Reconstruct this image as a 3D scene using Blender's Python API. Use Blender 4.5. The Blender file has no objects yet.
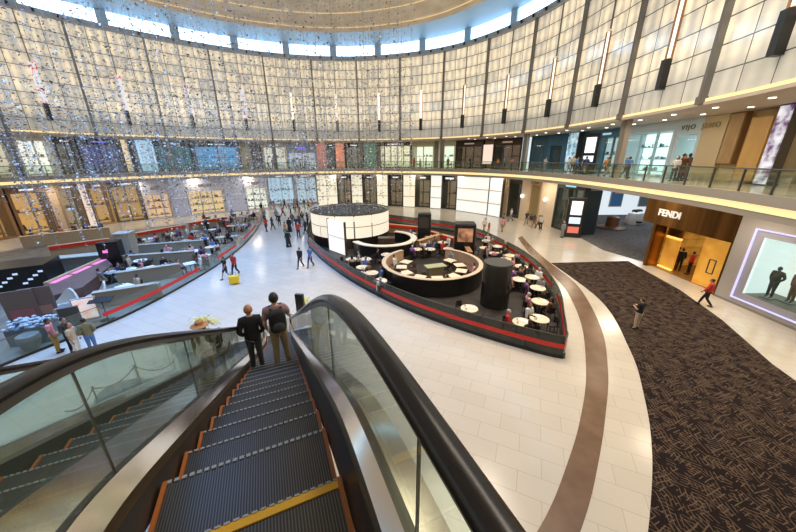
import bpy, bmesh, math, random
from mathutils import Vector, Matrix
rnd = random.Random(7)
C = bpy.context.scene.collection
PI = math.pi
# ------------------------------------------------------------------ camera
EZ = 8.2; F = 300.0; PX, PY = 396, 260
P = math.atan(102/300.); ROLL = math.radians(.35)
cam = bpy.data.objects.new('camera', bpy.data.cameras.new('camera')); C.objects.link(cam)
cam.data.sensor_width = 36; cam.data.lens = 36*F/796
cam.data.shift_x = 2/796; cam.data.shift_y = -6/796
cam.data.clip_start = .05; cam.data.clip_end = 300
cam.matrix_world = Matrix.Translation((0, 0, EZ)) @ Matrix.Rotation(PI/2-P, 4, 'X') @ Matrix.Rotation(-ROLL, 4, 'Z')
bpy.context.scene.camera = cam

def ray(x, y):
    a, b = (x-PX)/F, (PY-y)/F
    X = a*math.cos(ROLL)+b*math.sin(ROLL); Y = -a*math.sin(ROLL)+b*math.cos(ROLL)
    return X, math.cos(P)+Y*math.sin(P), Y*math.cos(P)-math.sin(P)
def survey(x, y, z=0.):            # photograph sight line met with the level z
    r = ray(x, y); t = (z-EZ)/r[2]; return (r[0]*t, r[1]*t)
def proj(x, y, z):
    z -= EZ; d = y*math.cos(P)-z*math.sin(P); u = z*math.cos(P)+y*math.sin(P)
    if d < .05: return None
    X, Y = x/d, u/d
    return (PX+F*(X*math.cos(ROLL)-Y*math.sin(ROLL)), PY-F*(X*math.sin(ROLL)+Y*math.cos(ROLL)))

# ------------------------------------------------------------------ materials
def nd(nt, t, **k):
    n = nt.nodes.new(t)
    for a, b in k.items(): setattr(n, a, b)
    return n
MC = {}
def mat(name, col, rough=.5, metal=0., emit=None, st=0., spec=.5, alpha=1., trans=0., coat=0.):
    if name in MC: return MC[name]
    m = bpy.data.materials.new(name); m.use_nodes = True
    b = m.node_tree.nodes['Principled BSDF']; I = b.inputs
    I['Base Color'].default_value = (*col, 1); I['Roughness'].default_value = rough
    I['Metallic'].default_value = metal; I['Specular IOR Level'].default_value = spec
    I['Transmission Weight'].default_value = trans; I['Coat Weight'].default_value = coat
    if emit: I['Emission Color'].default_value = (*emit, 1); I['Emission Strength'].default_value = st
    if alpha < 1: I['Alpha'].default_value = alpha
    m.diffuse_color = (*col, 1); MC[name] = m
    return m
def noisy(name, c1, c2, scale=5., rough=.5, metal=0., emit=0., detail=3., stretch=(1, 1, 1), bump=0.):
    if name in MC: return MC[name]
    m = mat(name, c1, rough, metal); nt = m.node_tree; b = nt.nodes['Principled BSDF']
    tc = nd(nt, 'ShaderNodeTexCoord'); mp = nd(nt, 'ShaderNodeMapping'); mp.inputs['Scale'].default_value = stretch
    n = nd(nt, 'ShaderNodeTexNoise'); n.inputs['Scale'].default_value = scale; n.inputs['Detail'].default_value = detail
    r = nd(nt, 'ShaderNodeValToRGB'); r.color_ramp.elements[0].position = .35; r.color_ramp.elements[1].position = .65
    r.color_ramp.elements[0].color = (*c1, 1); r.color_ramp.elements[1].color = (*c2, 1)
    L = nt.links.new
    L(tc.outputs['Object'], mp.inputs[0]); L(mp.outputs[0], n.inputs['Vector']); L(n.outputs[0], r.inputs[0]); L(r.outputs[0], b.inputs['Base Color'])
    if emit: L(r.outputs[0], b.inputs['Emission Color']); b.inputs['Emission Strength'].default_value = emit
    if bump:
        bp = nd(nt, 'ShaderNodeBump'); bp.inputs['Distance'].default_value = bump; L(n.outputs[0], bp.inputs['Height']); L(bp.outputs[0], b.inputs['Normal'])
    return m
def lit(name, col, st): return mat(name, tuple(min(.8, c)*.35 for c in col), .5, 0, col, st)

def glassmat(name, tint, refl=.12, rough=.02, op=.1):
    m = bpy.data.materials.new(name); m.use_nodes = True; nt = m.node_tree; nt.nodes.clear()
    o = nd(nt, 'ShaderNodeOutputMaterial'); t = nd(nt, 'ShaderNodeBsdfTransparent'); t.inputs[0].default_value = (*tint, 1)
    g = nd(nt, 'ShaderNodeBsdfGlossy'); g.inputs['Roughness'].default_value = rough
    lw = nd(nt, 'ShaderNodeLayerWeight'); lw.inputs[0].default_value = .5; pw = nd(nt, 'ShaderNodeMath', operation='POWER'); pw.inputs[1].default_value = 4.; nt.links.new(lw.outputs['Facing'], pw.inputs[0]); fr = nd(nt, 'ShaderNodeMath', operation='MULTIPLY_ADD'); fr.inputs[1].default_value = .75; fr.inputs[2].default_value = .03; nt.links.new(pw.outputs[0], fr.inputs[0])
    mx = nd(nt, 'ShaderNodeMixShader'); L = nt.links.new
    d = nd(nt, 'ShaderNodeBsdfDiffuse'); d.inputs[0].default_value = (.55, .7, .62, 1)
    m2 = nd(nt, 'ShaderNodeMixShader'); m2.inputs[0].default_value = op
    L(fr.outputs[0], mx.inputs[0]); L(t.outputs[0], m2.inputs[1]); L(d.outputs[0], m2.inputs[2]); L(m2.outputs[0], mx.inputs[1]); L(g.outputs[0], mx.inputs[2]); L(mx.outputs[0], o.inputs[0])
    MC[name] = m; return m
GL = glassmat('balustrade_glass', (.87, .92, .86), op=.03)
GLC = glassmat('clear_glass', (.93, .97, .95), op=.03)
GLD = glassmat('smoked_glass', (.42, .43, .42), op=.04)

M = dict(
 black=mat('black', (.012, .011, .010), .35), rubber=mat('handrail_rubber', (.012, .010, .009), .25, spec=.35),
 steel=mat('brushed_steel', (.62, .52, .42), .3, 1.), darksteel=mat('dark_steel', (.16, .145, .13), .35, .8),
 orange=mat('orange_trim', (.34, .10, .015), .5), yellow=mat('yellow_line', (.62, .33, .02), .5),
 nosing=mat('step_nosing', (.30, .32, .35), .4, .2), grey=mat('grey_paint', (.42, .40, .37), .5), dgrey=mat('dark_grey', (.10, .10, .10), .45),
 fin=mat('fin_bronze', (.19, .18, .165), .45, .3), col=mat('column_stone', (.30, .265, .22), .45), colside=mat('column_face', (.22, .2, .17), .5),
 beige=mat('beige_wall', (.66, .50, .32), .55), cream=mat('cream', (.80, .70, .54), .5), soffit=mat('soffit', (.58, .49, .39), .6),
 goldlit=lit('cove_light', (1., .72, .34), 1.15), fascia=mat('fascia', (.38, .34, .29), .5),
 red=mat('red_band', (.72, .025, .015), .45, emit=(.7, .02, .01), st=.0), wood=noisy('wood', (.42, .22, .08), (.60, .36, .15), 3, .45, stretch=(1, 1, 8)),
 tablecream=mat('table_cream', (.72, .60, .42), .35), dwood=noisy('dark_wood', (.05, .03, .02), (.10, .06, .035), 4, .4),
 white=mat('white', (.8, .8, .78), .5), tan=mat('tan', (.45, .27, .13), .5), green=noisy('leaf', (.20, .28, .04), (.62, .55, .12), 9, .6),
)

# ------------------------------------------------------------------ mesh helper
class MB:
    def __init__(s): s.v = []; s.f = []
    def add(s, vs, fs):
        n = len(s.v); s.v += [tuple(v) for v in vs]; s.f += [tuple(i+n for i in f) for f in fs]; return s
    def box(s, c, d, rz=0., tilt=None):
        hx, hy, hz = d[0]/2, d[1]/2, d[2]/2
        R = Matrix.Rotation(rz, 3, 'Z')
        if tilt is not None: R = R @ tilt
        vs = [Vector(c)+R @ Vector((x, y, z)) for x in (-hx, hx) for y in (-hy, hy) for z in (-hz, hz)]
        return s.add(vs, [(0, 1, 3, 2), (4, 6, 7, 5), (0, 4, 5, 1), (2, 3, 7, 6), (0, 2, 6, 4), (1, 5, 7, 3)])
    def lathe(s, prof, c=(0, 0, 0), n=20, caps=True, sx=1., sy=1.):
        vs = []; fs = []
        for r, z in prof:
            for k in range(n):
                a = 2*PI*k/n; vs.append((c[0]+r*math.cos(a)*sx, c[1]+r*math.sin(a)*sy, c[2]+z))
        for j in range(len(prof)-1):
            for k in range(n):
                a, b = j*n+k, j*n+(k+1) % n; fs.append((a, b, b+n, a+n))
        if caps:
            fs.append(tuple(range(n))[::-1]); fs.append(tuple(range((len(prof)-1)*n, len(prof)*n)))
        return s.add(vs, fs)
    def cyl(s, c, r, h, n=16): return s.lathe([(r, 0), (r, h)], c, n)
    def tube(s, pts, r, n=8, rx=None):
        rs = r if isinstance(r, (list, tuple)) else [r]*len(pts)
        pts = [Vector(p) for p in pts]; vs = []
        for i, p in enumerate(pts):
            t = (pts[min(i+1, len(pts)-1)]-pts[max(i-1, 0)]).normalized()
            up = Vector((0, 0, 1)) if abs(t.z) < .95 else Vector((0, 1, 0))
            a = t.cross(up).normalized(); b = a.cross(t)
            for k in range(n):
                w = 2*PI*k/n; vs.append(p+a*math.cos(w)*(rx or rs[i])+b*math.sin(w)*rs[i])
        fs = [(j*n+k, j*n+(k+1) % n, (j+1)*n+(k+1) % n, (j+1)*n+k) for j in range(len(pts)-1) for k in range(n)]
        fs += [tuple(range(n))[::-1], tuple(range((len(pts)-1)*n, len(pts)*n))]
        return s.add(vs, fs)
    def strip(s, secs, closed=True, caps=True):     # list of cross-sections (same count of points)
        n = len(secs[0]); vs = [p for q in secs for p in q]; fs = []
        for j in range(len(secs)-1):
            for k in range(n if closed else n-1):
                fs.append((j*n+k, j*n+(k+1) % n, (j+1)*n+(k+1) % n, (j+1)*n+k))
        if closed and caps: fs += [tuple(range(n))[::-1], tuple(range((len(secs)-1)*n, len(secs)*n))]
        return s.add(vs, fs)
    def prism(s, poly, z0, z1):
        n = len(poly); vs = [(x, y, z0) for x, y in poly]+[(x, y, z1) for x, y in poly]
        return s.add(vs, [tuple(range(n))[::-1], tuple(range(n, 2*n))]+[(k, (k+1) % n, n+(k+1) % n, n+k) for k in range(n)])
    def mesh(s, name, m=None, smooth=False):
        me = bpy.data.meshes.new(name); me.from_pydata(s.v, [], s.f); me.update()
        bm = bmesh.new(); bm.from_mesh(me); bmesh.ops.recalc_face_normals(bm, faces=bm.faces); bm.to_mesh(me); bm.free()
        if m: me.materials.append(m)
        if smooth:
            for p in me.polygons: p.use_smooth = True
            try: me.set_sharp_from_angle(angle=math.radians(40))
            except Exception: pass
        return me
    def build(s, name, m, parent=None, smooth=False, bev=0.):
        o = bpy.data.objects.new(name, s.mesh(name, m, smooth)); C.objects.link(o)
        if parent: o.parent = parent
        if bev:
            b = o.modifiers.new('b', 'BEVEL'); b.width = bev; b.segments = 2; b.limit_method = 'ANGLE'
        return o
def inst(name, me, parent=None, m=None, loc=None, rz=None):
    o = bpy.data.objects.new(name, me); C.objects.link(o)
    if parent: o.parent = parent
    if m:
        if not me.materials: me.materials.append(m)
        o.material_slots[0].link = 'OBJECT'; o.material_slots[0].material = m
    if loc: o.location = loc
    if rz is not None: o.rotation_euler.z = rz
    return o
def tag(o, label, cat, group=None, kind=None):
    if label: o['label'] = label
    if cat: o['category'] = cat
    if group: o['group'] = group
    if kind: o['kind'] = kind
    return o
def empty(name, loc, rz, label, cat, group=None):
    o = bpy.data.objects.new(name, None); C.objects.link(o); o.location = loc; o.rotation_euler.z = rz; o.empty_display_size = .2
    return tag(o, label, cat, group)
def struct(o): o['kind'] = 'structure'; return o
def text(name, s, size, m, parent, loc, rot, depth=.02, bold=.0, wide=1.):
    cu = bpy.data.curves.new(name, 'FONT'); cu.body = s; cu.size = size; cu.extrude = depth; cu.offset = bold; cu.align_x = 'CENTER'; cu.align_y = 'CENTER'; cu.space_character = wide
    t = bpy.data.objects.new(name, cu); C.objects.link(t); bpy.context.view_layer.update()
    me = bpy.data.meshes.new_from_object(t.evaluated_get(bpy.context.evaluated_depsgraph_get())); bpy.data.objects.remove(t)
    me.materials.clear(); me.materials.append(m)
    o = bpy.data.objects.new(name, me); C.objects.link(o); o.location = loc; o.rotation_euler = rot
    if parent: o.parent = parent
    return o

# ------------------------------------------------------------------ plan of the atrium
PTS = [(8, -7), (12, -2), (14, 3), (15.3, 8), (16, 12), (16.9, 16), (17.4, 21), (17.6, 26), (17.3, 32), (16, 38), (13, 44), (8, 49.3), (1, 52.6), (-7, 53.9), (-15, 52.9), (-23, 49.8), (-30, 45), (-36, 39.2), (-39.5, 33), (-41, 27), (-40.5, 20), (-37, 13), (-31, 6), (-23, 0), (-14, -5), (-5, -8)]
def crom(p0, p1, p2, p3, t):
    return tuple(.5*((2*b)+(-a+c)*t+(2*a-5*b+4*c-d)*t*t+(-a+3*b-3*c+d)*t**3) for a, b, c, d in zip(p0, p1, p2, p3))
def spline(pts, n=12, closed=False):
    N = len(pts); out = []
    for i in range(N if closed else N-1):
        g = (lambda j: pts[j % N]) if closed else (lambda j: pts[min(max(j, 0), N-1)])
        for k in range(n): out.append(crom(g(i-1), g(i), g(i+1), g(i+2), k/n))
    if not closed: out.append(pts[-1])
    return out
def resample(pts, step, closed=False):
    q = pts+[pts[0]] if closed else pts
    out = [q[0]]; acc = 0.
    for a, b in zip(q, q[1:]):
        d = math.dist(a, b); t = 0.
        while acc+(d-t) >= step:
            t += step-acc; acc = 0.; out.append(tuple(x+(y-x)*t/d for x, y in zip(a, b)))
        acc += d-t
    return out
DS = .5
CU = resample(spline(PTS, 16, True), DS, True)      # ccw ring, 0.5 m apart
NC = len(CU)
i0 = min(range(NC), key=lambda i: math.dist(CU[i], (14, 3)))   # arc length zero
def cp(s):
    t = s/DS+i0; i = math.floor(t); f = t-i; a, b = CU[i % NC], CU[(i+1) % NC]
    return Vector((a[0]+(b[0]-a[0])*f, a[1]+(b[1]-a[1])*f))
def tang(s): return (cp(s+.5)-cp(s-.5)).normalized()
def off(s, o):
    t = tang(s); return cp(s)+Vector((t.y, -t.x))*o     # outward
def sat(px, z, o=0.):
    prev = None; s = 0.
    while s < 125:
        q = off(s, o); pr = proj(q.x, q.y, z) if q.y > 4 else None
        if pr:
            if prev is not None and (prev-px)*(pr[0]-px) <= 0: return s-.25*(pr[0]-px)/((pr[0]-prev) or 1)
            prev = pr[0]
        s += .25
    return None
TOT = NC*DS
def ring(o1, z1, o2, z2, s0=0., s1=None, step=1.):
    s1 = TOT if s1 is None else s1; n = max(2, int((s1-s0)/step)); secs = []
    for k in range(n+1):
        s = s0+(s1-s0)*k/n; a = off(s, o1); b = off(s, o2); secs.append([(a.x, a.y, z1), (b.x, b.y, z2)])
    return secs
def ringbox(mb, o1, o2, z1, z2, s0=0., s1=None, step=1.):
    s1 = TOT if s1 is None else s1; n = max(2, int((s1-s0)/step)); secs = []
    for k in range(n+1):
        s = s0+(s1-s0)*k/n; a = off(s, o1); b = off(s, o2)
        secs.append([(a.x, a.y, z1), (b.x, b.y, z1), (b.x, b.y, z2), (a.x, a.y, z2)])
    return mb.strip(secs)
ZU = 6.55; ZW = 11.2; ZT = 22.45; ZL = 5.5

# ------------------------------------------------------------------ floors
def floor_material():
    m = mat('marble_floor', (.7, .6, .48), .16, spec=.6); nt = m.node_tree; b = nt.nodes['Principled BSDF']; L = nt.links.new
    tc = nd(nt, 'ShaderNodeTexCoord'); mp = nd(nt, 'ShaderNodeMapping'); mp.inputs['Rotation'].default_value = (0, 0, .42)
    br = nd(nt, 'ShaderNodeTexBrick'); br.offset = .5
    br.inputs['Color1'].default_value = (.64, .575, .485, 1); br.inputs['Color2'].default_value = (.605, .54, .45, 1); br.inputs['Mortar'].default_value = (.47, .41, .33, 1)
    br.inputs['Scale'].default_value = 1.; br.inputs['Mortar Size'].default_value = .008; br.inputs['Brick Width'].default_value = 1.2; br.inputs['Row Height'].default_value = .62; br.inputs['Bias'].default_value = -.2
    n = nd(nt, 'ShaderNodeTexNoise'); n.inputs['Scale'].default_value = .35; n.inputs['Detail'].default_value = 4
    mx = nd(nt, 'ShaderNodeMix', data_type='RGBA', blend_type='MULTIPLY'); mx.inputs[0].default_value = .25
    L(tc.outputs['Object'], mp.inputs[0]); L(mp.outputs[0], br.inputs['Vector']); L(mp.outputs[0], n.inputs['Vector'])
    L(br.outputs['Color'], mx.inputs[6]); L(n.outputs[0], mx.inputs[7]); L(mx.outputs[2], b.inputs['Base Color'])
    return m
def carpet_material():
    m = mat('carpet', (.05, .035, .03), .95, spec=.1); nt = m.node_tree; b = nt.nodes['Principled BSDF']; L = nt.links.new
    tc = nd(nt, 'ShaderNodeTexCoord'); acc = None
    for k, (rot, sc, ox) in enumerate([(.3, 3.0, 0), (1.25, 2.7, 7), (2.2, 3.4, 13), (2.9, 2.9, 21)]):
        mp = nd(nt, 'ShaderNodeMapping'); mp.inputs['Rotation'].default_value = (0, 0, rot); mp.inputs['Location'].default_value = (ox, ox*.7, 0)
        w = nd(nt, 'ShaderNodeTexWave'); w.inputs['Scale'].default_value = sc; w.inputs['Distortion'].default_value = 4.5; w.inputs['Detail'].default_value = 0; w.inputs['Detail Scale'].default_value = .6
        r = nd(nt, 'ShaderNodeValToRGB'); r.color_ramp.elements[0].position = .85; r.color_ramp.elements[1].position = .96
        r.color_ramp.elements[0].color = (0, 0, 0, 1); r.color_ramp.elements[1].color = (1, 1, 1, 1)
        n = nd(nt, 'ShaderNodeTexNoise'); n.inputs['Scale'].default_value = 3.0; n.inputs['Detail'].default_value = 1
        r2 = nd(nt, 'ShaderNodeValToRGB'); r2.color_ramp.elements[0].position = .52; r2.color_ramp.elements[1].position = .55
        mu = nd(nt, 'ShaderNodeMath', operation='MULTIPLY')
        L(tc.outputs['Object'], mp.inputs[0]); L(mp.outputs[0], w.inputs['Vector']); L(mp.outputs[0], n.inputs['Vector']); L(w.outputs['Fac'], r.inputs[0]); L(n.outputs[0], r2.inputs[0])
        L(r.outputs[0], mu.inputs[0]); L(r2.outputs[0], mu.inputs[1])
        if acc is None: acc = mu
        else:
            mm = nd(nt, 'ShaderNodeMath', operation='MAXIMUM'); L(acc.outputs[0], mm.inputs[0]); L(mu.outputs[0], mm.inputs[1]); acc = mm
    mx = nd(nt, 'ShaderNodeMix', data_type='RGBA'); mx.inputs[6].default_value = (.016, .011, .011, 1); mx.inputs[7].default_value = (.125, .083, .055, 1)
    L(acc.outputs[0], mx.inputs[0]); L(mx.outputs[2], b.inputs['Base Color']); return m
FLOOR = floor_material(); CARPET = carpet_material()
struct(MB().box((-8, 24, -.15), (130, 90, .3)).build('floor', FLOOR))
def spl(px, n=8): return spline([survey(*p) for p in px], n)
a = spl([(518, 238), (526, 249), (537, 262), (562, 285), (580, 320), (586, 370), (580, 420), (565, 470), (548, 512), (520, 560)])
b = spl([(522, 236), (533, 248), (549, 262), (577, 285), (600, 325), (608, 370), (605, 420), (597, 470), (587, 512), (566, 570)])
struct(MB().prism(a+b[::-1], .0, .006).build('trim_1', noisy('brown_marble', (.13, .072, .038), (.175, .10, .058), 1.5, .25)))
a = spl([(551, 263), (600, 300), (630, 350), (645, 400), (652, 450), (650, 512), (640, 590)])
b = [survey(*p) for p in [(628, 261), (680, 290), (722, 320), (772, 364), (850, 420), (960, 560)]]
tag(MB().prism(a+b[::-1], .0, .012).build('carpet', CARPET), 'long dark brown carpet with tan twig pattern beside the curved brown stripe', 'carpet')
tag(MB().prism([(19.2, 26.5), (20.0, 33.5), (24, 46), (40, 46), (40, 23.0), (20.4, 23.0)], .0, .012).build('carpet', noisy('grey_carpet', (.07, .065, .07), (.13, .12, .12), 3, .95)),
    'plain dark grey carpet in the side corridor left of the gold storefront', 'carpet')
# ------------------------------------------------------------------ lattice wall
def lattice_material():
    m = mat('lattice_wall', (.42, .42, .39), .13, spec=1.); nt = m.node_tree; b = nt.nodes['Principled BSDF']; L = nt.links.new
    uv = nd(nt, 'ShaderNodeUVMap'); sp = nd(nt, 'ShaderNodeSeparateXYZ'); L(uv.outputs[0], sp.inputs[0])
    def mth(op, a, b_=None, c=None):
        n = nd(nt, 'ShaderNodeMath', operation=op)
        for i, v in enumerate((a, b_, c)):
            if v is None: continue
            if isinstance(v, (int, float)): n.inputs[i].default_value = v
            else: L(v, n.inputs[i])
        return n.outputs[0]
    u = mth('DIVIDE', sp.outputs[0], 6.93/4); v = mth('DIVIDE', sp.outputs[1], 1.25)
    fu, fv = mth('FRACT', u), mth('FRACT', v); iu, iv = mth('FLOOR', u), mth('FLOOR', v)
    cb = nd(nt, 'ShaderNodeCombineXYZ'); L(iu, cb.inputs[0]); L(iv, cb.inputs[1])
    wn = nd(nt, 'ShaderNodeTexWhiteNoise', noise_dimensions='2D'); L(cb.outputs[0], wn.inputs['Vector'])
    du = mth('ABSOLUTE', mth('SUBTRACT', fu, .5)); dv = mth('ABSOLUTE', mth('SUBTRACT', fv, .5))
    line = mth('MAXIMUM', mth('GREATER_THAN', du, .484), mth('GREATER_THAN', dv, .476))
    # lamp glow behind each pane: two vertical tubes
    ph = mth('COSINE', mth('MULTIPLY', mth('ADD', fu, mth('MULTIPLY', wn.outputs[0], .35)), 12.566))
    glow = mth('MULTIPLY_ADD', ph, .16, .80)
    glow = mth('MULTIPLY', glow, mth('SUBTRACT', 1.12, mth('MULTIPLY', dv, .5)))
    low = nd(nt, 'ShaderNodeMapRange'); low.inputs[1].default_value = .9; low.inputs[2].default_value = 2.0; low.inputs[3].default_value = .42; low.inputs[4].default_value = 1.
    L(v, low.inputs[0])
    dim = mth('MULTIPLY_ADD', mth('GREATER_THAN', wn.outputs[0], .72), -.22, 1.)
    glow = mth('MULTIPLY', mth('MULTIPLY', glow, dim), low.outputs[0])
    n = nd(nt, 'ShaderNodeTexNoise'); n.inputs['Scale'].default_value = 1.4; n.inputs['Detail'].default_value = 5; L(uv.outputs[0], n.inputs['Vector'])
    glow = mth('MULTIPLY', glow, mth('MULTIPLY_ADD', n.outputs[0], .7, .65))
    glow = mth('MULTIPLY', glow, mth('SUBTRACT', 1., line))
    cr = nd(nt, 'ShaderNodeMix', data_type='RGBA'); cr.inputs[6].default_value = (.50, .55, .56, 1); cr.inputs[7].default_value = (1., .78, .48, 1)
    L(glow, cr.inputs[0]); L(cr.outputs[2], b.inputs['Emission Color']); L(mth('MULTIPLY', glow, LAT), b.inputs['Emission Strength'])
    bc = nd(nt, 'ShaderNodeMix', data_type='RGBA'); bc.inputs[6].default_value = (.50, .48, .42, 1); bc.inputs[7].default_value = (.10, .095, .085, 1)
    L(line, bc.inputs[0]); L(bc.outputs[2], b.inputs['Base Color']); return m
LAT = .88
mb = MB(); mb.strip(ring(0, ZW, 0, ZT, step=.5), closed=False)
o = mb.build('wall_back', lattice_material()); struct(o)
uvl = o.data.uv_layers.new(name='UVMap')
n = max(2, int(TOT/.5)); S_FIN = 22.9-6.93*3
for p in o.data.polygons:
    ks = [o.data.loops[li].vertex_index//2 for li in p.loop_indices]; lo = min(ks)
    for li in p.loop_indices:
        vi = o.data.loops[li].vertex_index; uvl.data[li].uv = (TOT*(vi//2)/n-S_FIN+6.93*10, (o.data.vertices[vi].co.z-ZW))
# the solid behind and the storey structure
struct(ringbox(MB(), .05, .6, ZW-.02, ZT+2.6, step=1.).build('wall_outer', M['grey']))
struct(ringbox(MB(), -.12, .05, ZW-.16, ZW, step=1.).build('trim_2', M['goldlit']))
struct(ringbox(MB(), -.18, .05, ZW-.34, ZW-.17, step=1.).build('trim_3', M['soffit']))
struct(ringbox(MB(), .06, 12, ZW-.3, ZW-.1, step=1.).build('ceiling_gallery', M['soffit']))
# slab between the storeys
struct(ringbox(MB(), 0, 12, 5.86, ZU, step=1.).build('floor_gallery', FLOOR))
struct(ringbox(MB(), -.10, 0, 6.11, ZU+.02, step=.5).build('trim_4', M['fascia']))
struct(ringbox(MB(), -.03, .05, 5.80, 6.10, step=.5).build('trim_5', M['goldlit']))
struct(ringbox(MB(), .0, .3, 5.5, 5.80, step=.5).build('trim_7', M['fascia']))
struct(ringbox(MB(), .3, 12, 5.5, 5.6, step=1.).build('ceiling_ground_floor', M['soffit']))
# wall top, clerestory, cove and dome
struct(ringbox(MB(), -.35, .05, ZT, ZT+.55, step=.5).build('trim_8', mat('wall_cap', (.40, .43, .46), .45)))
SKY = lit('clerestory_light', (.50, .74, 1.), 4.2)
struct(ringbox(MB(), .02, .10, ZT+.55, ZT+1.95, step=.5).build('window_1', SKY))
BLUE = mat('cove_blue', (.38, .55, .70), .5)  # blue light on the cove is put into this colour; window posts share it
def scaled(f, z):  # ring curve drawn in towards the middle of the hall
    return [((x+11.5)*f-11.5, (y-24)*f+24, z) for x, y in CU]
secs = []
PROF = [(1.0, ZT+1.95), (.97, ZT+2.25), (.93, ZT+2.5), (.885, ZT+2.6)]
mb = MB(); rr = [scaled(f, z) for f, z in PROF]
mb.strip([[r[i % NC] for r in rr] for i in range(NC+1)], closed=False); struct(mb.build('ceiling_cove', BLUE, smooth=True))
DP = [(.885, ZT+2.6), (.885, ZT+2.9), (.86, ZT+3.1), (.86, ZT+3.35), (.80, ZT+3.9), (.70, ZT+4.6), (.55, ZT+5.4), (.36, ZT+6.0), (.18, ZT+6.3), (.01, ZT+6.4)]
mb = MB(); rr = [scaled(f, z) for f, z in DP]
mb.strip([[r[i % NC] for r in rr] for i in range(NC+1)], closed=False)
struct(mb.build('ceiling', noisy('dome_plaster_glow', (.50, .40, .28), (.60, .50, .37), .6, .6, emit=.22), smooth=True))  # plaster has a faint glow of its own, in place of light on it
for k, (f, z) in enumerate([(.87, ZT+2.98), (.80, ZT+3.86), (.68, ZT+4.65), (.5, ZT+5.5)]):
    r = scaled(f, z); mb = MB(); mb.tube([r[i % NC] for i in range(0, NC+4, 4)], .06, 6)
    struct(mb.build('trim_%d' % (9+k), lit('ring_light', (1., .68, .32), .75)))
# dark studs (spotlights) along the wall cap
ms = MB().lathe([(.05, 0), (.13, .05), (.13, .3), (.06, .34)], n=8).mesh('spotlight', M['black'])
s = 18.
while s < 112:
    q = off(s, -.45); o = inst('spotlight', ms, loc=(q.x, q.y, ZT+.12)); tag(o, 'small dark spotlight on the grey cap above the lattice wall', 'spotlight', 'spotlights along the top of the lattice wall'); s += 1.733
# mullions of the clerestory, fins, banner lamps, columns of the gallery
def standing(o, s, outv=0.):
    q = off(s, outv); t = tang(s); o.location = (q.x, q.y, 0); o.rotation_euler.z = math.atan2(t.y, t.x)   # local x along the wall, local -y outward
mm = MB().box((0, .1, ZT+1.25), (.95, .3, 1.42)).mesh('window_post', BLUE)
mf = MB().box((0, .14, (ZW+ZT)/2), (.20, .40, ZT-ZW-.02)).box((0, .16, ZW-.08), (.34, .46, .4)).mesh('wall_fin', M['fin'])
mr = MB().box((0, .06, 20.2), (.07, .12, 4.4)).mesh('banner_rod', M['fin'])
mc = MB().box((0, -.25, (ZW+ZU)/2-.1), (.60, .40, ZW-ZU-.25)).mesh('gallery_column', M['col'])
mcf = MB().box((0, -.03, (ZW+ZU)/2-.1), (.34, .05, ZW-ZU-.25)).mesh('front_plate', M['colside'])
mbx = MB().box((0, .22, 13.15), (.38, .40, 1.7)).mesh('lower_box', M['black'])
mbh = MB().box((0, .14, 15.9), (.36, .24, 3.8)).mesh('side_case', mat('lamp_case', (.40, .20, .09), .5))
k = 0; s = 22.9-6.93*2
LW = lit('banner_white', (1., .88, .70), 1.5)
def banner_mat(kk):
    m = mat('banner_print_%d' % kk, (.8, .78, .75), .5); nt = m.node_tree; b_ = nt.nodes['Principled BSDF']; L = nt.links.new
    tc = nd(nt, 'ShaderNodeTexCoord'); mp = nd(nt, 'ShaderNodeMapping'); mp.inputs['Location'].default_value = (kk*3.1, 0, kk*5.3); mp.inputs['Scale'].default_value = (1, 1, .6)
    n_ = nd(nt, 'ShaderNodeTexNoise'); n_.inputs['Scale'].default_value = 1.7; r = nd(nt, 'ShaderNodeValToRGB'); r.color_ramp.interpolation = 'CONSTANT'
    e = r.color_ramp.elements; e[0].color = (.75, .75, .78, 1); e[1].position = .52; e[1].color = (.65, .03, .03, 1); x = e.new(.57); x.color = (.85, .85, .85, 1); x = e.new(.68); x.color = (.10, .2, .16, 1)
    L(tc.outputs['Object'], mp.inputs[0]); L(mp.outputs[0], n_.inputs['Vector']); L(n_.outputs[0], r.inputs[0]); L(r.outputs[0], b_.inputs['Base Color']); L(r.outputs[0], b_.inputs['Emission Color']); b_.inputs['Emission Strength'].default_value = .8
    return m
while s < 122:
    o = inst('wall_fin', mf); standing(o, s); tag(o, 'dark vertical fin running the full height of the pale lattice wall', 'fin', 'fins on the lattice wall')
    if k % 2 == 0:
        e = inst('gallery_column', mc); standing(e, s, .2); tag(e, 'grey brown square column standing behind the gallery railing', 'column', 'gallery columns')
        inst('front_plate', mcf, e)
    sb = s+3.465
    q = off(sb, 0); far = proj(q.x, q.y, 14)
    e = empty('banner_lamp', (0, 0, 0), 0, None, 'lamp', None); standing(e, sb); 
    red = far and far[0] < 265
    if red:
        tag(e, 'tall narrow banner with red and white print hanging on the left of the lattice wall', None, 'red and white banners')
        fm = banner_mat(k)
    else:
        tag(e, 'tall narrow lit lamp with white face on the lattice wall between dark fins', None, 'white wall lamps'); fm = LW
    inst('rod', mr, e); inst('lower_box', mbx, e); inst('side_case', mbh, e)
    mb = MB().box((0, .30, 15.9), (.55 if red else .34, .07, 3.9)) if red or s > 50 else MB().box((-.13, .24, 15.9), (.12, .12, 3.7)); mb.build('lit_face', fm, e)
    o = inst('window_post', mm); standing(o, sb, .0); o['kind'] = 'structure'; o.name = 'trim_post'
    s += 6.93; k += 1
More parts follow.
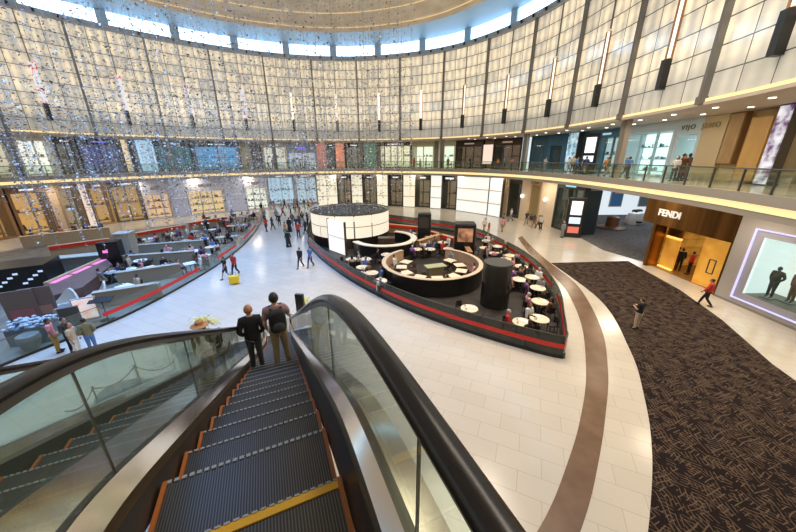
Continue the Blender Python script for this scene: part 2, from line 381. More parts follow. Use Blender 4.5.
# ------------------------------------------------------------------ gallery railing
rail = empty('gallery_railing', (*cp(40), ZU), 0, 'long curved glass railing with dark handrail along the upper gallery edge', 'railing')
inv = Matrix.Translation((-rail.location[0], -rail.location[1], -rail.location[2]))
def under(o, par): o.parent = par; o.matrix_parent_inverse = inv; return o
def rr_tube(o_, z, s0, s1, r): return [(*off(s0+(s1-s0)*i/200, o_), z) for i in range(201)]
under(MB().tube(rr_tube(.12, ZU+1.08, 1, 118, .035), .04, 6).build('handrail', M['darksteel']), rail)
under(ringbox(MB(), .115, .127, ZU+.05, ZU+1.04, 1, 118, .5).build('glass', GL), rail)
mp_ = MB().box((0, -.12, ZU+.52), (.05, .09, 1.04)).mesh('post', M['darksteel'])
s = 2.
while s < 118:
    o = inst('post', mp_); standing(o, s); under(o, rail); s += 1.733
# ------------------------------------------------------------------ walls behind the shops
struct(ringbox(MB(), 11.4, 12, 0, 5.5, 46, TOT, step=1.5).build('wall_ground_floor', M['beige']))
struct(ringbox(MB(), 11.4, 12, ZU, ZW-.1, step=1.5).build('wall_gallery', M['beige']))

# ------------------------------------------------------------------ shops
BASE = {0: 0.012, 1: ZU+.002}; TOPZ = {0: 5.49, 1: ZW-.31}
def lm(c, st=1.): return lit('lit_%d_%d_%d_%d' % (c[0]*100, c[1]*100, c[2]*100, st*100), c, st)
def dm(c, r=.5): return mat('d_%d_%d_%d_%d' % (c[0]*100, c[1]*100, c[2]*100, r*100), c, r)
def block(level, x0, x1, o, px=None):
    z = BASE[level]+1
    a, b = sat(x0, z, o), sat(x1, z, o)
    if a is None: a = sat(25, z, o)+.18*(25-x0)
    if b is None: b = 5
    pl, pr = off(a, o), off(b, o); w = (pr-pl).length
    return pl, pr, w, math.atan2(pr.y-pl.y, pr.x-pl.x)
def goods(w, z, d, y, cols, n, seed, hmax=.34):
    r = random.Random(seed); out = []
    for c in range(3):
        mb = MB()
        for i in range(n):
            h = r.uniform(.08, hmax); ww = r.uniform(.07, .26)
            mb.box((r.uniform(.15, w-.15), y+r.uniform(-d/3, d/3), z+h/2), (ww, r.uniform(.08, .2), h), r.uniform(-.3, .3))
        out.append(mb)
    return out
def shop(level, x0, x1, label, frame, back, o=None, st=.6, head=.8, shelves=2, cols=((.5, .2, .05), (.7, .6, .45), (.06, .05, .05)), sign=None, signcol=(1, 1, 1), pillars=1, glass=True, seed=0, D=2.2, sill=.15, name='shopfront', jamb=.25, group=None):
    o = (5.0 if level else 2.6) if o is None else o
    pl, pr, w, rz = block(level, x0, x1, o); h = TOPZ[level]-BASE[level]
    e = empty(name, (pl.x, pl.y, BASE[level]), rz, label, 'shop', group)
    fm = dm(frame)
    g = .02
    mb = MB().box((w/2, .3, h-head/2), (w-g, .6, head)).box((jamb/2+g, .3, (h-head)/2), (jamb, .6, h-head)).box((w-jamb/2-g, .3, (h-head)/2), (jamb, .6, h-head)).box((w/2, .15, sill/2), (w-2*jamb-3*g, .25, sill))
    mb.build('surround', fm, e)
    MB().box((w/2, D, (h-head)/2), (w-2*jamb, .08, h-head)).build('back_wall', lm(back, st), e)  # back wall glows itself, in place of lamps inside the shop
    for xx in (jamb/2+g, w-jamb/2-g): MB().box((xx, .6+(D-.6)/2, (h-head)/2), (.08, D-.65, h-head)).build('side_wall', fm, e)
    MB().box((w/2, 1.4, h-head+.05), (w-2*jamb, 1.5, .08)).build('shop_ceiling', dm((.6, .55, .5)), e)
    iw = w-2*jamb
    for k in range(shelves):
        z = .35+k*(h-head-.5)/max(1, shelves)
        s_ = MB().box((w/2, D-.45, z), (iw-.3, .5, .05)).build('shelf', dm(tuple(c*.7 for c in frame)), e)
        for c, mbg in zip(cols, goods(iw-.2, z+.03, .4, D-.45, cols, max(3, int(iw*1.1)), seed*7+k)):
            mbg.v = [(x+jamb+.1-.0, y, z_) for x, y, z_ in mbg.v]
            q = mbg.build('merchandise', dm(c), s_); q['kind'] = 'stuff'
    for k in range(pillars):
        x = jamb+iw*(k+1)/(pillars+1); MB().box((x, .3, (h-head)/2), (.12, .2, h-head)).build('mullion', fm, e)
    if glass: MB().box((w/2, .12, sill+(h-head-sill)/2), (iw, .02, h-head-sill)).build('pane', GLC, e)
    if sign:
        text('sign', sign, min(head*.62, w/len(sign)*1.2), lm(signcol, 1.5), e, (w/2, -.03, h-head/2), (PI/2, 0, 0), .02, .004)
    elif sign is None and head > .5 and signcol:
        MB().box((w/2, -.02, h-head*.55), (w*.35, .03, head*.22)).build('sign', lm(signcol, 1.), e)
    return e
def panel(level, x0, x1, label, col, st=1., o=None, name='light_panel', cat='panel', d=.5, rows=3, h0=0., h1=None, framec=(.1, .08, .06), lines=(.8, .55, .3), group=None, print_=None):
    o = (4.8 if level else 2.2) if o is None else o
    pl, pr, w, rz = block(level, x0, x1, o); h = (h1 or TOPZ[level]-BASE[level])
    e = empty(name, (pl.x, pl.y, BASE[level]), rz, label, cat, group)
    MB().box((w/2, d/2+.06, (h0+h)/2), (w-.02, d, h-h0)).build('case', dm(framec), e)
    MB().box((w/2, .03, (h0+h)/2), (w-.14, .06, h-h0-.14)).build('lit_face', print_ or lm(col, st), e)
    if rows > 1 and lines:
        mb = MB()
        for k in range(1, rows): mb.box((w/2, -.01, h0+(h-h0)*k/rows), (w-.14, .03, .13))
        mb.build('band', dm(lines), e)
    return e
WALLS = [0]
def wallb(level, x0, x1, col=(.62, .48, .32), o=None, d=.4):
    o = (5.0 if level else 2.6) if o is None else o
    pl, pr, w, rz = block(level, x0, x1, o); h = TOPZ[level]-BASE[level]; WALLS[0] += 1
    ob = MB().box((w/2, d/2, h/2), (w+.02, d, h)).build('wall_segment_%d' % WALLS[0], dm(col)); ob.location = (pl.x, pl.y, BASE[level]); ob.rotation_euler.z = rz
    return struct(ob)

OR = ((.75, .30, .06), (.50, .18, .04), (.80, .62, .42)); DK = ((.35, .30, .25), (.6, .5, .4), (.05, .04, .04)); BL = ((.10, .25, .7), (.5, .7, .9), (.02, .02, .05)); RD = ((.6, .05, .04), (.7, .6, .5), (.03, .03, .03))
# gallery storey, left to right
shop(1, -40, 22, 'pale cream shop at the left end of the upper gallery', (.6, .5, .4), (.9, .75, .55), st=.8, seed=1)
shop(1, 22, 60, 'bright white gallery shop with orange display, left end of the lattice wall', (.82, .80, .76), (1, .93, .85), st=1.15, head=.5, seed=2, cols=OR, signcol=(1, .95, .9))
shop(1, 60, 83, 'narrow dark brown gallery shop right of the bright white one', (.08, .07, .06), (.35, .30, .24), st=.5, seed=3, cols=DK)
shop(1, 83, 126, 'dark gallery shop with violet blue lights and goods', (.03, .03, .04), (.10, .10, .35), st=.7, seed=4, cols=BL, signcol=(.15, .15, .9))
panel(1, 126, 133, 'slim warm lit pillar panel between dark gallery shops on the left', (1, .75, .45), .8, rows=1)
wallb(1, 133, 140, (.07, .07, .07))
panel(1, 140, 158, 'pale blue gallery poster panel with a pink figure', (.45, .70, .95), .9, rows=1, name='wall_poster')
shop(1, 158, 196, 'dark gallery shop with dim teal interior', (.05, .07, .08), (.06, .28, .38), st=.5, seed=5, cols=DK, signcol=(.2, .6, .7))
shop(1, 196, 242, 'blue lit gallery shop with bright white sign', (.04, .09, .16), (.12, .42, .85), st=.9, seed=6, cols=BL, signcol=(.7, .9, 1))
wallb(1, 242, 252, (.40, .42, .30))
wallb(1, 252, 264, (.10, .09, .08))
shop(1, 264, 288, 'white gallery shop with pale blue sign strip', (.70, .68, .64), (1, .92, .82), st=.9, seed=7, cols=DK, signcol=(.5, .8, 1))
shop(1, 288, 317, 'gallery shop with violet screens above a white interior', (.30, .45, .70), (.75, .75, .9), st=.8, seed=8, cols=DK, head=1.7, signcol=(.30, .12, 1))
panel(1, 317, 327, 'brick red gallery poster, left of the dark shop', (.65, .22, .15), .7, rows=1, name='wall_poster')
shop(1, 327, 336, 'narrow black gallery shop between two red posters', (.03, .03, .03), (.2, .22, .25), st=.4, seed=9, cols=DK, pillars=0, shelves=1)
panel(1, 336, 345, 'orange red gallery poster, right of the narrow black shop', (.9, .30, .15), .8, rows=1, name='wall_poster')
shop(1, 345, 364, 'black gallery shop with a pale figure in its window', (.03, .03, .03), (.35, .3, .26), st=.6, seed=10, cols=RD, pillars=2)
panel(1, 364, 376, 'dark green gallery wall panel', (.12, .30, .20), .5, rows=1)
shop(1, 376, 412, 'dark gallery shop with tall bright cream display cases', (.04, .035, .03), (1, .88, .62), st=1.1, seed=11, cols=DK, pillars=4, head=.6, jamb=.4)
shop(1, 412, 434, 'bright gallery shop with green plants in the window', (.60, .62, .45), (1, .98, .80), st=1.1, seed=12, cols=((.15, .4, .1), (.7, .25, .05), (.3, .5, .2)), signcol=None)
shop(1, 438, 455, 'bright pale green gallery shop right of the dark column', (.68, .72, .58), (.95, 1, .82), st=1.1, seed=13, cols=((.3, .4, .1), (.5, .4, .2), (.1, .1, .1)), signcol=None, pillars=0)
wallb(1, 434, 438, (.2, .2, .15))
shop(1, 455, 482, 'dark brown gallery shop with warm lamps, left half', (.035, .022, .018), (.22, .13, .09), st=.6, seed=14, cols=((.5, .35, .2), (.8, .6, .4), (.3, .1, .05)), head=1.0, signcol=(.3, .2, .15), pillars=2)
panel(1, 482, 492, 'warm cream picture panel inside the dark brown gallery shop', (1, .75, .62), .9, rows=1, h0=.6, h1=3.6, name='wall_poster')
shop(1, 492, 520, 'dark brown gallery shop with warm lamps, right half', (.035, .022, .018), (.20, .11, .07), st=.6, seed=15, cols=((.6, .3, .2), (.8, .6, .4), (.3, .1, .05)), head=1.0, signcol=(.3, .2, .15), pillars=2)
panel(1, 520, 529, 'narrow white and cyan window at the left edge of the blue gallery shop', (.75, .9, .95), .9, rows=1)
shop(1, 529, 545, 'deep blue gallery shopfront with a pale portrait poster', (.02, .09, .15), (.65, .80, .85), st=.9, seed=16, cols=((.5, .35, .25), (.2, .5, .6), (.8, .8, .75)), head=1.2, signcol=None, jamb=.5)
shop(1, 545, 564, 'deep blue gallery shopfront with a black doorway', (.03, .13, .22), (.01, .012, .015), st=.1, seed=17, head=1.3, shelves=0, signcol=None, jamb=.6, pillars=0)
panel(1, 564, 574, 'shiny crumpled pale blue column on the gallery', (.30, .62, .80), .7, rows=1, name='foil_column', print_=noisy('foil', (.05, .22, .34), (.75, .92, 1.), 1.6, .15, .3, emit=.55, bump=.3), o=4.2)
shop(1, 574, 584, 'pale lit shop window between the foil column and the black totem', (.05, .16, .22), (.80, .88, .95), st=.9, seed=18, cols=DK, head=1.0, signcol=None, pillars=0)
shop(1, 584, 617, 'blue grey gallery shop behind the black totem, with ivory side window', (.10, .26, .36), (.55, .75, .82), st=.8, seed=19, cols=DK, signcol=(.4, .6, .7), pillars=3)
shop(1, 617, 668, 'wide bright icy white gallery shop with mint shelves', (.70, .80, .84), (.75, .95, 1), st=1.5, seed=20, cols=((.2, .6, .5), (.85, .9, .9), (.2, .35, .45)), signcol=None, head=.7, shelves=3, pillars=2, jamb=.3)
pl, pr, w, rz = block(1, 668, 694, 5.0)
e = shop(1, 668, 692, 'icy white shop end with thin sign letters on glass', (.72, .84, .88), (.80, .97, 1), st=1.6, seed=21, head=1.1, signcol=None, shelves=0, pillars=0)
text('sign', 'VIJO', .5, dm((.16, .2, .2)), e, (w*.42, -.04, TOPZ[1]-ZU-.6), (PI/2, 0, 0), .02, .0, 1.3)
pl, pr, w, rz = block(1, 692, 712, 5.0); b_ = wallb(1, 692, 714, (.78, .62, .36))
q = empty('wall_sign', (pl.x, pl.y, TOPZ[1]-.62), rz, 'thin letters high on the beige gallery wall beside the icy white shop', 'sign')
text('letters', 'JENO', .5, dm((.42, .36, .22)), q, (w*.40, -.05, 0), (PI/2, 0, 0), .02, .0, 1.3)
panel(1, 714, 729, 'wide light brown wooden panel on the gallery wall', (.5, .3, .1), .0, rows=1, name='wood_cladding', print_=noisy('wood_panel', (.48, .30, .13), (.60, .40, .19), 1.1, .5, stretch=(3, 1, .6)), d=.35, h0=1.1, framec=(.30, .18, .08), o=4.9)
wallb(1, 714, 735, (.85, .68, .40), 5.4)
panel(1, 735, 757, 'tall orange wood cabinet block on the gallery, with slim handle', (.8, .5, .2), .0, rows=1, name='wood_cabinet', print_=noisy('wood_or', (.72, .42, .12), (.80, .50, .18), 1.2, .4, stretch=(2, 1, .5)), d=1.2, h0=.1, framec=(.55, .30, .08), o=4.6, h1=3.9)
wallb(1, 735, 762, (.85, .66, .36), 5.6)
panel(1, 757, 772, 'white glossy wall with purple blossom branches at the gallery right end', (.85, .9, 1), .9, rows=1, name='blossom_panel', print_=noisy('blossom', (.12, .05, .16), (.86, .90, 1.), 2.2, .3, emit=.7), o=4.3)
shop(1, 776, 860, 'beige gallery shop beyond the blossom wall', (.6, .45, .3), (.9, .7, .45), st=.7, seed=22)
# ground storey, left to right
shop(0, -12, 18, 'orange brown ground floor shop at the far left', (.30, .16, .07), (.75, .36, .10), st=.7, seed=31, cols=OR)
shop(0, 20, 58, 'orange glowing ground floor shop under the left gallery end', (.20, .12, .07), (.85, .42, .12), st=.8, seed=32, cols=OR)
wallb(0, 58, 66, (.55, .42, .30))
shop(0, 66, 88, 'ground floor shop with tan shelves right of the beige pier', (.30, .22, .15), (.55, .35, .20), st=.7, seed=33, cols=DK)
panel(0, 88, 96, 'pinkish lit pier between tan ground floor shops', (.9, .7, .6), .8, rows=1)
shop(0, 96, 116, 'ground floor shop with orange wall, left of centre pier', (.45, .30, .15), (.85, .45, .15), st=.7, seed=34, cols=OR, pillars=0)
shop(0, 116, 147, 'dark framed ground floor shop with orange goods', (.12, .08, .05), (.70, .38, .14), st=.7, seed=35, cols=OR)
LIL = (.55, .55, .66)
def lilac(x0, x1, lab, back, cols, seed, st=.95):
    e = shop(0, x0, x1, lab, LIL, back, st=st, seed=seed, cols=cols, head=2.0, signcol=(.15, .12, .12), pillars=2, shelves=3, jamb=.15, o=1.6)
lilac(147, 174, 'lilac fronted shop with glowing orange display, first of the lilac row', (1, .58, .32), OR, 36)
panel(0, 174, 190, 'plain lilac pier between the two warm lit lilac shops', LIL, .35, rows=2, o=1.5, framec=LIL, lines=(.7, .75, .9))
lilac(190, 227, 'lilac fronted shop with wide warm display of brown goods', (1, .66, .34), OR, 37)
panel(0, 227, 247, 'lilac pier with a small warm picture, right of the wide display', LIL, .4, rows=2, o=1.5, framec=LIL, lines=(.7, .75, .9))
lilac(247, 269, 'lilac fronted shop with pale cream display beside the open passage', (1, .92, .78), DK, 38, 1.1)
shop(0, 269, 296, 'pale blue glass shopfront at the end of the crowded passage, left side', (.50, .58, .68), (.60, .78, 1.), st=.85, seed=39, cols=DK, head=.6, o=6)
shop(0, 296, 318, 'pale blue glass shopfront at the end of the crowded passage, right side', (.55, .58, .64), (.65, .78, .95), st=.8, seed=40, cols=DK, head=.7, o=6)
CP = (1., .90, .68)
def cream(x0, x1, which, st=.85, o=.9, col=CP): panel(0, x0, x1, which, col, st, rows=3, o=o, lines=(.80, .62, .36), framec=(.10, .07, .05))
def dark(x0, x1, lab, seed, sign=None): shop(0, x0, x1, lab, (.035, .028, .025), (.42, .28, .17), st=.45, seed=seed, cols=((.55, .4, .28), (.75, .65, .5), (.03, .03, .03)), sign=sign, signcol=(.9, .95, 1), head=.9, pillars=1, jamb=.12, o=1.6)
cream(318, 338, 'widest cream lit panel just right of the crowded passage')
dark(338, 352, 'dark shop window between the first two cream lit panels', 41)
cream(352, 363, 'second cream lit panel from the crowded passage')
dark(363, 377, 'dark shop window with white goods, second from the passage', 42)
cream(377, 388, 'third cream lit panel from the crowded passage')
dark(388, 403, 'dark shop window, third from the passage', 43)
cream(403, 415, 'fourth cream lit panel from the crowded passage')
dark(415, 430, 'brown shop entrance with pale sign left of a narrow white panel', 44)
cream(430, 441, 'narrow white lit panel between two brown shop entrances', .85, col=(1, 1, .92))
dark(441, 456, 'brown shop entrance with white lettering left of the big white panel', 45, 'tempo')
cream(456, 487, 'big white lit panel with tan bands at the corner', .85, col=(.98, 1, .93))
cream(487.5, 500, 'angled white lit panel, right of the big white panel', .85, col=(.95, 1, .97))
wallb(0, 500, 506, (.70, .55, .38)); 
shop(0, 506, 519, 'dark doorway with a red picture in the beige wall', (.05, .04, .04), (.12, .05, .04), st=.6, seed=46, cols=RD, head=.8, signcol=None, pillars=0, o=2.8)
wallb(0, 519, 527, (.72, .58, .42))
shop(0, 527, 538, 'gold lit doorway in the beige wall', (.45, .30, .14), (1, .72, .28), st=.9, seed=47, cols=((.4, .25, .08), (.8, .6, .3), (.1, .06, .03)), head=.8, signcol=(.1, .05, .03), pillars=0, o=2.8)
wallb(0, 538, 552, (.72, .58, .44))
shop(0, 552, 579, 'dark shop with cyan sign strip behind the black totem', (.02, .03, .035), (.10, .09, .08), st=.7, seed=48, cols=((.6, .5, .4), (.15, .12, .1), (.8, .7, .6)), head=.7, signcol=(.35, .75, .9), pillars=2)
# plain wall faces for lamps and people behind
sc = MB().lathe([(.05, 0), (.13, .04), (.17, .16), (.10, .3), (.05, .32)], n=12)
for x, w_ in ((522, 'left'), (545, 'right')):
    s = sat(x, 3., 2.4); q = off(s, 2.35); o = MB().lathe([(.05, 0), (.16, .04), (.22, .2), (.14, .4), (.05, .44)], n=12).build('wall_lamp', lm((1, .98, .92), 2.5)); o.location = (q.x, q.y, 3.0)
    tag(o, 'small round white wall lamp on the beige ground floor wall, %s one of the two' % w_, 'lamp')
# white wall with pictures at the end of the side corridor
struct(MB().box((36, 34, 5.55), (16, 24, .1)).build('ceiling_corridor', M['soffit'])); struct(MB().box((33.6, 44.6, 2.7), (20, .3, 5.4)).build('wall_corridor', lm((.80, .90, .97), .85)))  # corridor wall glows by itself, standing in for light falling on it
for x, c, w_ in ((25.6, (.85, .55, .2), 'orange figure poster'), (28.0, (.12, .35, .30), 'dark green poster'), (32.3, (.10, .28, .60), 'blue poster with a reddish top'), (36.6, (.30, .40, .45), 'grey blue poster')):
    e = empty('poster', (x, 44.4, 1.2), 0, w_+' on the white corridor wall', 'poster'); MB().box((0, 0, 1.6), (1.9, .08, 3.2)).build('frame', dm((.6, .62, .62)), e); MB().box((0, -.06, 1.6), (1.6, .04, 2.9)).build('print', dm(c), e)
    if x > 30: MB().box((0, -.09, 2.4), (.8, .03, 1.1)).build('picture', dm((.8, .3, .2)), e)
struct(MB().box((32.5, 45.2, 2.7), (26, .5, 5.5)).build('wall_corridor_back', M['beige']))
pq = survey(634, 224); e = empty('display_pod', (*pq, .012), .4, 'rounded white display pod with black wheel shaped opening at the corridor edge', 'display')
e.scale = (.75,)*3; MB().lathe([(1.3, 0), (1.45, .3), (1.4, 1.1), (1.1, 1.9), (.6, 2.15)], n=24, sx=1.4, sy=.8).build('shell', M['white'], e, True)
MB().box((0, 0, 2.2), (1.6, .8, .5)).build('black_top', M['black'], e, bev=.1); MB().lathe([(.42, 0), (.42, .2)], (-.9, -1.15, .5), 18).build('opening', M['black'], e)
pq = survey(611, 228); e = empty('round_planter', (*pq, .012), 0, 'round brown stepped planter on the grey corridor carpet', 'planter'); MB().lathe([(1.5, 0), (1.5, .12), (.7, .3), (.65, 1.3), (.4, 1.45)], n=28).build('body', dm((.16, .07, .03)), e, True)
# totem with screens
def totem(name, loc, w, h, d, rz, label, scr):
    e = empty(name, loc, rz, label, 'totem'); MB().box((0, 0, h/2), (w, d, h)).build('case', M['black'], e, bev=.03)
    for z0, z1, c in scr: MB().box((0, -d/2-.012, (z0+z1)/2*h), (w*.62, .02, (z1-z0)*h)).build('screen', lm(c, 1.1), e)
    return e
totem('screen_totem', (*survey(571, 237), 0), 1.7, 4.2, .5, -.35, 'tall black totem with two bright screens in front of the dark shop', [(.58, .92, (.85, .9, 1)), (.36, .52, (.6, .8, 1)), (.12, .28, (.6, .15, .1))])
s = sat(588, ZU+1, 2.6); q = off(s, 2.6)
totem('screen_totem', (q.x, q.y, ZU), 1.5, 3.9, .4, -.9, 'black totem with white screens on the upper gallery among the blue shops', [(.52, .9, (.9, .95, 1)), (.3, .45, (.8, .85, 1))])
# ------------------------------------------------------------------ gold storefront and the display window beside it
def bronze_material():
    m = mat('gold_metal', (.30, .13, .03), .3, .85); nt = m.node_tree; b = nt.nodes['Principled BSDF']; L = nt.links.new
    tc = nd(nt, 'ShaderNodeTexCoord'); w = nd(nt, 'ShaderNodeTexNoise'); w.inputs['Scale'].default_value = 1.; mp = nd(nt, 'ShaderNodeMapping'); mp.inputs['Scale'].default_value = (1.2, 1, .05)
    r = nd(nt, 'ShaderNodeValToRGB'); r.color_ramp.elements[0].position = .35; r.color_ramp.elements[1].position = .7; r.color_ramp.elements[0].color = (.10, .045, .01, 1); r.color_ramp.elements[1].color = (.34, .16, .04, 1)
    L(tc.outputs['Object'], mp.inputs[0]); L(mp.outputs[0], w.inputs['Vector']); L(w.outputs[0], r.inputs[0]); L(r.outputs[0], b.inputs['Base Color']); return m
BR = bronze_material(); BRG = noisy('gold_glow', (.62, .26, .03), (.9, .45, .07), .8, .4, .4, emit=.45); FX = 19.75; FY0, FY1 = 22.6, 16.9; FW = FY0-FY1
e = empty('gold_storefront', (FX, FY0, 0), -PI/2, 'gold and bronze storefront with FENDI lettering and glowing amber entrance', 'shop')
HD = 3.35
MB().box((FW/2-.55, .25, (5.48+HD)/2), (FW+1.1, .5, 5.48-HD)).build('header', BR, e)
MB().box((.12, .25, HD/2), (.24, .5, HD)).build('jamb', BR, e); MB().box((FW-.06, .25, HD/2), (.12, .5, HD)).build('jamb', BR, e)
text('sign', 'FENDI', .66, lm((.95, .85, .72), .8), e, (1.12, -.05, 4.25), (PI/2, 0, 0), .03, .014, 1.02)
MB().box((.82, 1.1, 1.15), (1.25, .12, 2.3)).build('entrance_screen', BRG, e); MB().box((.82, 1.1, 2.42), (1.25, .16, .14)).build('lit_ledge', lm((1, .55, .12), 1.6), e); MB().box((.82, 1.1, 2.92), (1.25, .14, .82)).build('upper_screen', BR, e); MB().box((.82, 1.0, .05), (1.25, .10, .10)).build('lit_ledge', lm((1, .55, .12), 2.), e)
mb = MB(); mb.add([(3.6, .52, 0), (5.5, .8, 0), (5.5, .8, HD), (3.6, .52, HD), (3.6, .62, 0), (5.5, .9, 0), (5.5, .9, HD), (3.6, .62, HD)], [(0, 1, 2, 3), (4, 5, 6, 7), (0, 1, 5, 4), (3, 2, 6, 7), (0, 3, 7, 4), (1, 2, 6, 5)]); mb.build('gold_door', BRG, e)
mb = MB(); mb.tube([(4.3, .52, 1.0), (4.3, .52, 1.9)], .035).tube([(4.65, .57, 1.0), (4.65, .57, 1.9)], .035).tube([(4.3, .52, 1.9), (4.65, .57, 1.9)], .035).tube([(4.3, .52, 1.0), (4.65, .57, 1.0)], .035).build('door_handle', M['darksteel'], e)
MB().box((2.9, 5.2, HD/2), (5.6, .1, HD)).build('back_wall', noisy('fendi_back', (.55, .28, .10), (1., .80, .55), 1.3, .5, emit=.9), e)  # glowing back wall stands in for the lighting of the interior
MB().box((.2, 3., HD/2), (.1, 4.2, HD)).build('side_wall', BRG, e); MB().box((5.6, 3.2, HD/2), (.1, 4.2, HD)).build('side_wall', BRG, e); MB().box((2.9, 2.9, HD+.06), (5.6, 4.6, .1)).build('shop_ceiling', dm((.3, .17, .07)), e); MB().box((2.9, 2.8, .012), (5.3, 4.6, .02)).build('shop_floor', mat('amber_floor', (.30, .14, .04), .12), e)
for i, (x, y) in enumerate(((2.6, 3.6), (3.3, 4.4))):
    MB().box((x, y, 2.3), (.35, .1, .9)).build('lit_display', lm((1, .9, .75), 1.6), e)
# grey wall with display window
GW = dm((.42, .39, .37)); LV = lm((.62, .60, .95), 1.1)
y0, y1 = FY1, 4.0; WY0, WY1, WZ0, WZ1 = 16.05, 9.6, .35, 4.45
def wy(name, ya, yb, za, zb, m, x=FX, d=.3): return MB().box((x+d/2, (ya+yb)/2, (za+zb)/2), (d, abs(ya-yb), zb-za)).build(name, m)
struct(wy('wall_right', y0, WY0, 0, 5.5, GW)); struct(wy('wall_right_upper', WY0, y1, WZ1, 5.5, GW)); struct(wy('wall_right_lower', WY0, y1, 0, WZ0, GW)); struct(wy('wall_right_end', WY1, y1, WZ0, WZ1, GW)); struct(wy('baseboard_right', y0, y1, 0, .12, dm((.25, .23, .22)), FX-.03, .04))
e = empty('display_window', (FX, WY0, 0), -PI/2, 'large shop display window with lilac lit frame in the grey wall', 'window'); W_ = WY0-WY1
def fr(mb, a, y, d): return mb.box((W_/2, y, WZ0+a/2), (W_, d, a)).box((W_/2, y, WZ1-a/2), (W_, d, a)).box((a/2, y, (WZ0+WZ1)/2), (a, d, WZ1-WZ0-2*a)).box((W_-a/2, y, (WZ0+WZ1)/2), (a, d, WZ1-WZ0-2*a))
fr(MB(), .07, -.02, .08).build('lit_edge', LV, e)
I0, I1 = .42, .42
MB().box((W_/2, .1, WZ0+.07+.17), (W_-.14, .1, .34)).box((W_/2, .1, WZ1-.24), (W_-.14, .1, .34)).box((.24, .1, 2.4), (.34, .1, 3.3)).box((W_-.24, .1, 2.4), (.34, .1, 3.3)).build('frame', dm((.38, .37, .42)), e)
MB().box((W_/2, 1.9, 2.4), (W_-.9, .1, 3.4)).build('back_wall', lm((.88, .97, .90), .85), e); MB().box((.44, 1., 2.4), (.06, 1.8, 3.4)).build('side_wall', lm((.80, .96, .95), .9), e); MB().box((W_/2, 1., .74), (W_-.9, 1.8, .06)).build('display_floor', dm((.13, .13, .10)), e)  # back and side wall glow in place of lamps in the window
MB().box((W_/2, 1., 4.1), (W_-.9, 1.8, .06)).build('display_ceiling', dm((.7, .7, .7)), e); MB().box((W_/2, .16, 2.4), (W_-.9, .015, 3.3)).build('pane', GLC, e)
struct(MB().box((FX+6, 13.5, 2.7), (.3, 17.6, 5.4)).build('wall_shop_back', M['beige'])); struct(MB().box((FX+3.1, 22.45, 2.7), (5.9, .2, 5.4)).build('wall_shop_side', BR))

# ------------------------------------------------------------------ escalators
HA = math.radians(23)
def loc_to_world(u, s): return (-u*math.sin(HA)+s*math.cos(HA), u*math.cos(HA)+s*math.sin(HA))
def nose(u):
    k = .20; x = (u-1.27)/k
    d = k*math.log1p(math.exp(x)) if x < 30 else u-1.27
    z = ZU-.54*d
    if u > 11.5: z = .54*k*math.log1p(math.exp(min((13.4-u)/k, 40)))
    return z
def RZ(u): x = (u-1.45)/.35; return max(EZ-.62-.54*.35*(math.log1p(math.exp(x)) if x < 30 else x), nose(u)+1.03 if u > 11 else -9)
def ustep(k): return 1.82+.41*k if k >= 0 else 1.24+.41*(k+1)
SC = -.33; UB = 13.7
def step_material():
    m = mat('step_tread', (.085, .09, .10), .30, .7); nt = m.node_tree; b = nt.nodes['Principled BSDF']; L = nt.links.new
    tc = nd(nt, 'ShaderNodeTexCoord'); sp = nd(nt, 'ShaderNodeSeparateXYZ'); mu = nd(nt, 'ShaderNodeMath', operation='MULTIPLY'); mu.inputs[1].default_value = 2*PI/.0155
    si = nd(nt, 'ShaderNodeMath', operation='SINE'); r = nd(nt, 'ShaderNodeValToRGB'); r.color_ramp.elements[0].position = .3; r.color_ramp.elements[0].color = (.05, .045, .04, 1); r.color_ramp.elements[1].color = (.13, .125, .12, 1)
    ad = nd(nt, 'ShaderNodeMath', operation='MULTIPLY_ADD'); ad.inputs[1].default_value = .5; ad.inputs[2].default_value = .5
    L(tc.outputs['Object'], sp.inputs[0]); L(sp.outputs[0], mu.inputs[0]); L(mu.outputs[0], si.inputs[0]); L(si.outputs[0], ad.inputs[0]); L(ad.outputs[0], r.inputs[0]); L(r.outputs[0], b.inputs['Base Color'])
    return m
TREAD = step_material()
ROD = noisy('deck_metal', (.62, .54, .46), (.82, .76, .68), .8, .17, 1.)
